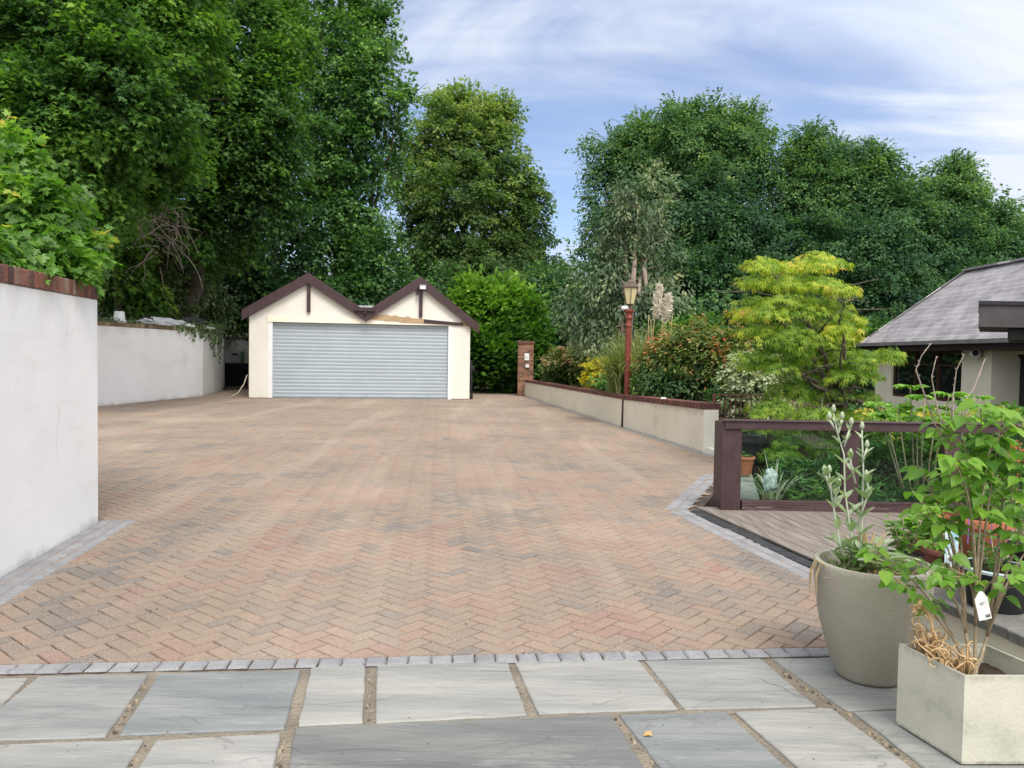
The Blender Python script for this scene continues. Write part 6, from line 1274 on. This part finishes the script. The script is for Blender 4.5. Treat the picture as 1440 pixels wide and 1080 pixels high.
for j in range(n):
    for i in range(n):
        u, v = i/(n-1), j/(n-1); p = A_.lerp(D_, u).lerp(B_.lerp(C_, u), v); p = cen+(p-cen)*.925; vs.append((p.x, p.y, .268+.012*noise.noise(Vector((p.x*25, p.y*25, 0)))+.008*noise.noise(Vector((p.x*80, p.y*80, 3)))))
b.add(vs, [(j*n+i, (j+1)*n+i, (j+1)*n+i+1, j*n+i+1) for j in range(n-1) for i in range(n-1)]); b.build('compost', M['soil'], sp, smooth=True)
# curled dead fern
def dead_fern():
    t = thing('dead_fern', 'curled tan dead fern fronds on the left corner of the square planter', 'dead plant', (1.62, 3.0, .27)); rng = random.Random(23); b = MB()
    for k in range(60):
        u = rng.random()**1.3; p = A_.lerp(B_, .06+.62*u)+ex*rng.uniform(.03, .12); p.z = .275; base_ = p.copy()
        p2 = Vector((base_.x+rng.uniform(-.05, .03), base_.y+rng.uniform(-.03, .02), .335+rng.random()**2*(.085 if u < .5 else .05)+.012)); pts = [p, p.lerp(p2, .55)+Vector((0, 0, .012)), p2]
        a = rng.uniform(0, 6.283); d = Vector((math.cos(a)*.8-.3, math.sin(a)*.5-.25, rng.uniform(-.1, .9))).normalized(); ax = Vector((rng.gauss(0, 1), rng.gauss(0, .5), rng.gauss(0, .4))).normalized(); n = 10; q = p2; L = rng.uniform(.035, .07); sg = rng.choice((-1, 1))
        for j in range(n): d = (Matrix.Rotation(sg*(.18+.06*j), 3, ax) @ d).normalized(); q = q+d*L/n*1.4; pts.append(q.copy())
        b.tube(pts, [.0045, .0042]+[.0040-.0002*j for j in range(len(pts)-2)], n=5, col=rng.random())
    pts = [at(x, y, 3.02) for x, y in ((1322, 932), (1315, 900), (1309, 872), (1302, 856), (1292, 848), (1286, 853), (1290, 861))]; b.tube(pts, [.0065, .006, .0055, .005, .0045, .004, .003], n=6)
    for i in range(0, 6):
        for q in range(9): v = pts[i].lerp(pts[i+1], rng.random()); w1 = v+Vector((rng.uniform(-.022, .022), rng.uniform(-.01, .01), rng.uniform(-.012, .012))); b.tube([v, w1, w1+Vector((rng.uniform(-.012, .012), 0, -.014))], [.0035, .003, .0015], n=4)
    b.build('fronds', M['dead_fern'], t, smooth=True)
M['dead_fern'] = pmat('dead_fern_mat', (.66, .46, .24), (.46, .31, .16), rough=.85, scale=30)
dead_fern()
def front_shrub():
    base = at(1371, 938, 2.93); base = Vector((base.x, 2.93, .27)); t = thing('leafy_shrub', 'foreground shrub with heart shaped green leaves in the square planter', 'shrub', base)
    rng = np.random.default_rng(33); b = MB(); P = []; D = []; N = []; S = []; T = []
    ends = [(0, (1335, 890), (1290, 830), (1240, 800), 3.05, 12), (0, (1335, 880), (1285, 800), (1222, 770), 3.2, 10), (1, (1352, 800), (1325, 740), (1283, 690), 3.0, 15), (1, (1352, 790), (1322, 700), (1292, 655), 3.1, 14),
            (1, (1356, 780), (1345, 640), (1312, 592), 3.05, 16), (2, (1372, 780), (1362, 680), (1352, 580), 3.0, 17), (2, (1376, 770), (1385, 650), (1378, 560), 3.05, 17), (2, (1380, 760), (1400, 640), (1412, 570), 2.95, 17), (3, (1405, 790), (1425, 690), (1440, 585), 3.0, 16),
            (3, (1412, 800), (1450, 720), (1470, 640), 2.95, 12), (3, (1412, 810), (1445, 770), (1485, 720), 2.9, 9), (1, (1350, 850), (1325, 800), (1305, 805), 2.9, 7), (3, (1400, 860), (1420, 810), (1440, 790), 2.85, 8), (2, (1372, 830), (1362, 800), (1345, 808), 2.9, 8), (2, (1375, 720), (1360, 660), (1330, 640), 2.9, 13), (3, (1405, 740), (1420, 680), (1400, 650), 3.1, 14), (2, (1372, 850), (1385, 820), (1402, 812), 2.85, 6), (1, (1345, 760), (1335, 720), (1318, 745), 3.0, 8), (2, (1374, 700), (1392, 640), (1395, 610), 2.9, 13)]
    hubs = [at(1345, 905, 3.0), at(1358, 890, 3.0), at(1372, 880, 3.0), at(1388, 895, 2.98)]
    for h in hubs: b.tube([base+Vector((0, 0, .035)), base.lerp(h, .5)+Vector((0, .0, .005)), h], [.0085, .0072, .0062], n=7)
    for (hb, p1, p2, p3, d, nl) in ends:
        q0 = hubs[hb]; q1 = at(*p1, (3.0+d)/2); q2 = at(*p2, d); q3 = at(*p3, d+rng.normal()*.08); pts = []
        for k in range(15):   # bezier
            s_ = k/14; pts.append(q0*(1-s_)**3+q1*3*s_*(1-s_)**2+q2*3*s_*s_*(1-s_)+q3*s_**3)
        b.tube(pts, [.0042*(1-k/15)+.0013 for k in range(15)], n=6)
        def put(p, dirn, sz, tone):
            pet = dirn*.018; P.append(tuple(p+pet)); D.append(tuple((dirn+Vector((0, 0, -.55))).normalized())); nn2 = Vector((dirn.x*.35, dirn.y*.35-.45, 1))+Vector((rng.normal()*.25, rng.normal()*.25, 0)); N.append(tuple(nn2.normalized())); S.append(sz*(1.0+.12*max(0, min(1, (p.z-.9)/.5)))); T.append(tone); b.tube([p, p+pet], [.0013, .001], n=3)
        tone = .48+rng.normal()*.12
        nl = max(4, int(nl*.78))
        for k in range(nl):
            s_ = .45+.55*(k+.5)/nl; i = min(int(s_*14), 13); p = pts[i].lerp(pts[i+1], s_*14-i); a = rng.random()*6.283
            if k % 2 and s_ < .96:   # side twig with its own leaves
                d2 = Vector((math.cos(a), math.sin(a)*.6, .25)).normalized(); L = rng.uniform(.04, .10); e = p+d2*L; b.tube([p, p.lerp(e, .5)+Vector((0, 0, .006)), e], [.002, .0016, .001], n=4)
                for (tt, sg) in ((.5, 1), (.5, -1), (1, .6), (1, -.6), (1, 0)): sd_ = Vector((-d2.y, d2.x, 0)); put(p.lerp(e, tt), (d2*.6+sd_*sg).normalized(), rng.uniform(.026, .064), tone+rng.normal()*.1)
            else:
                for s2 in (0, math.pi): put(p, Vector((math.cos(a+s2), math.sin(a+s2)*.8, .1)).normalized(), rng.uniform(.036, .076), tone+rng.normal()*.1)
    n = len(P); SH['heart'] = half([(.17, -.03), (.34, .12), (.385, .32), (.30, .56), (.15, .80), (.05, .93)], .22, -.25)
    leafmesh('leaves', [leafset(np.array(P), nrm(np.array(D)), nrm(np.array(N)), np.array(S), np.array(T), 'heart')], M['leaf_shrub'], t); b.build('stem', M['shrub_stem'], t, smooth=True)
    b = MB(); b.tube([base-Vector((0, 0, .03)), base+Vector((-.003, 0, .03)), base+Vector((.004, 0, .06))], [.016, .014, .009], n=9)
    b.build('trunk', M['shrub_stem'], t, smooth=True)
    # white tag hanging on a stem
    c = at(1382, 852, 2.78); tg = thing('plant_tag', 'white paper tag with bar code hanging on the foreground shrub', 'tag', c); b = MB(); hw, hh = .045/2+.001, .052
    Rm = Matrix.Rotation(R(-14), 4, 'Y'); f = lambda x, z, y=0: tuple(c+(Rm @ Vector((x, y, z))))
    out = [(-hw, -hh), (hw, -hh), (hw, hh*.5), (hw*.45, hh), (-hw*.1, hh*1.05), (-hw, hh*.55)]; n = len(out); b.add([f(x, z) for x, z in out]+[f(x, z, .0012) for x, z in out], [tuple(range(n)), tuple(range(2*n-1, n-1, -1))]+[(i, n+i, n+(i+1) % n, (i+1) % n) for i in range(n)]); b.build('card', M['tag_white'], tg)
    b = MB()
    for k in range(11): x = .002+k*.0017; b.add([f(x, -.046, -.0008), f(x+.0009, -.046, -.0008), f(x+.0009, -.034, -.0008), f(x, -.034, -.0008)], [(0, 1, 2, 3)])
    for k, wl in enumerate((.018, .012)): b.add([f(-.010, .010-k*.006, -.0008), f(-.010+wl, .010-k*.006, -.0008), f(-.010+wl, .0125-k*.006, -.0008), f(-.010, .0125-k*.006, -.0008)], [(0, 1, 2, 3)])
    b.build('print', M['black'], tg)
M['leaf_shrub'] = leafmat('leaf_shrub', [(0, (.055, .14, .020)), (.35, (.105, .23, .030)), (.7, (.19, .35, .045)), (1, (.32, .46, .08))], trans=.45, rough=.42, spec=.4)
M['tag_white'] = pmat('tag_white', (.78, .78, .76), rough=.5)
front_shrub()

# small litter on the slabs
c = G(911, 1035); b = MB(); vs = [(c.x-.02, c.y-.008, .004), (c.x-.008, c.y+.012, .012), (c.x+.012, c.y+.010, .016), (c.x+.018, c.y-.006, .005), (c.x+.002, c.y-.012, .010)]; b.add(vs, [(0, 4, 1), (4, 2, 1), (4, 3, 2)]); o = b.build('dry_leaf', pmat('dry_leaf', (.45, .24, .07), (.55, .33, .12), rough=.7)); tag(o, 'single curled orange brown leaf on the patio slabs', 'leaf')
b = MB(); rng = random.Random(77)
for k in range(70):
    c = G(rng.uniform(0, 1250), rng.uniform(945, 1078)); s_ = rng.uniform(.0012, .0035); b.box((c.x, c.y, .0022+s_*.2), (s_*2, s_*1.3, s_*.5), rz=rng.random()*3, col=rng.random())
for k in range(160):
    c = G(rng.uniform(100, 1150), 600+320*rng.random()**.6); s_ = rng.uniform(.002, .006); b.box((c.x, c.y, .0022+s_*.2), (s_*2, s_*1.3, s_*.5), rz=rng.random()*3, col=rng.random())
o = b.build('litter', M['rubble']); o['kind'] = 'stuff'; tag(o, 'tiny specks of grit and petals scattered on the paving', 'litter')
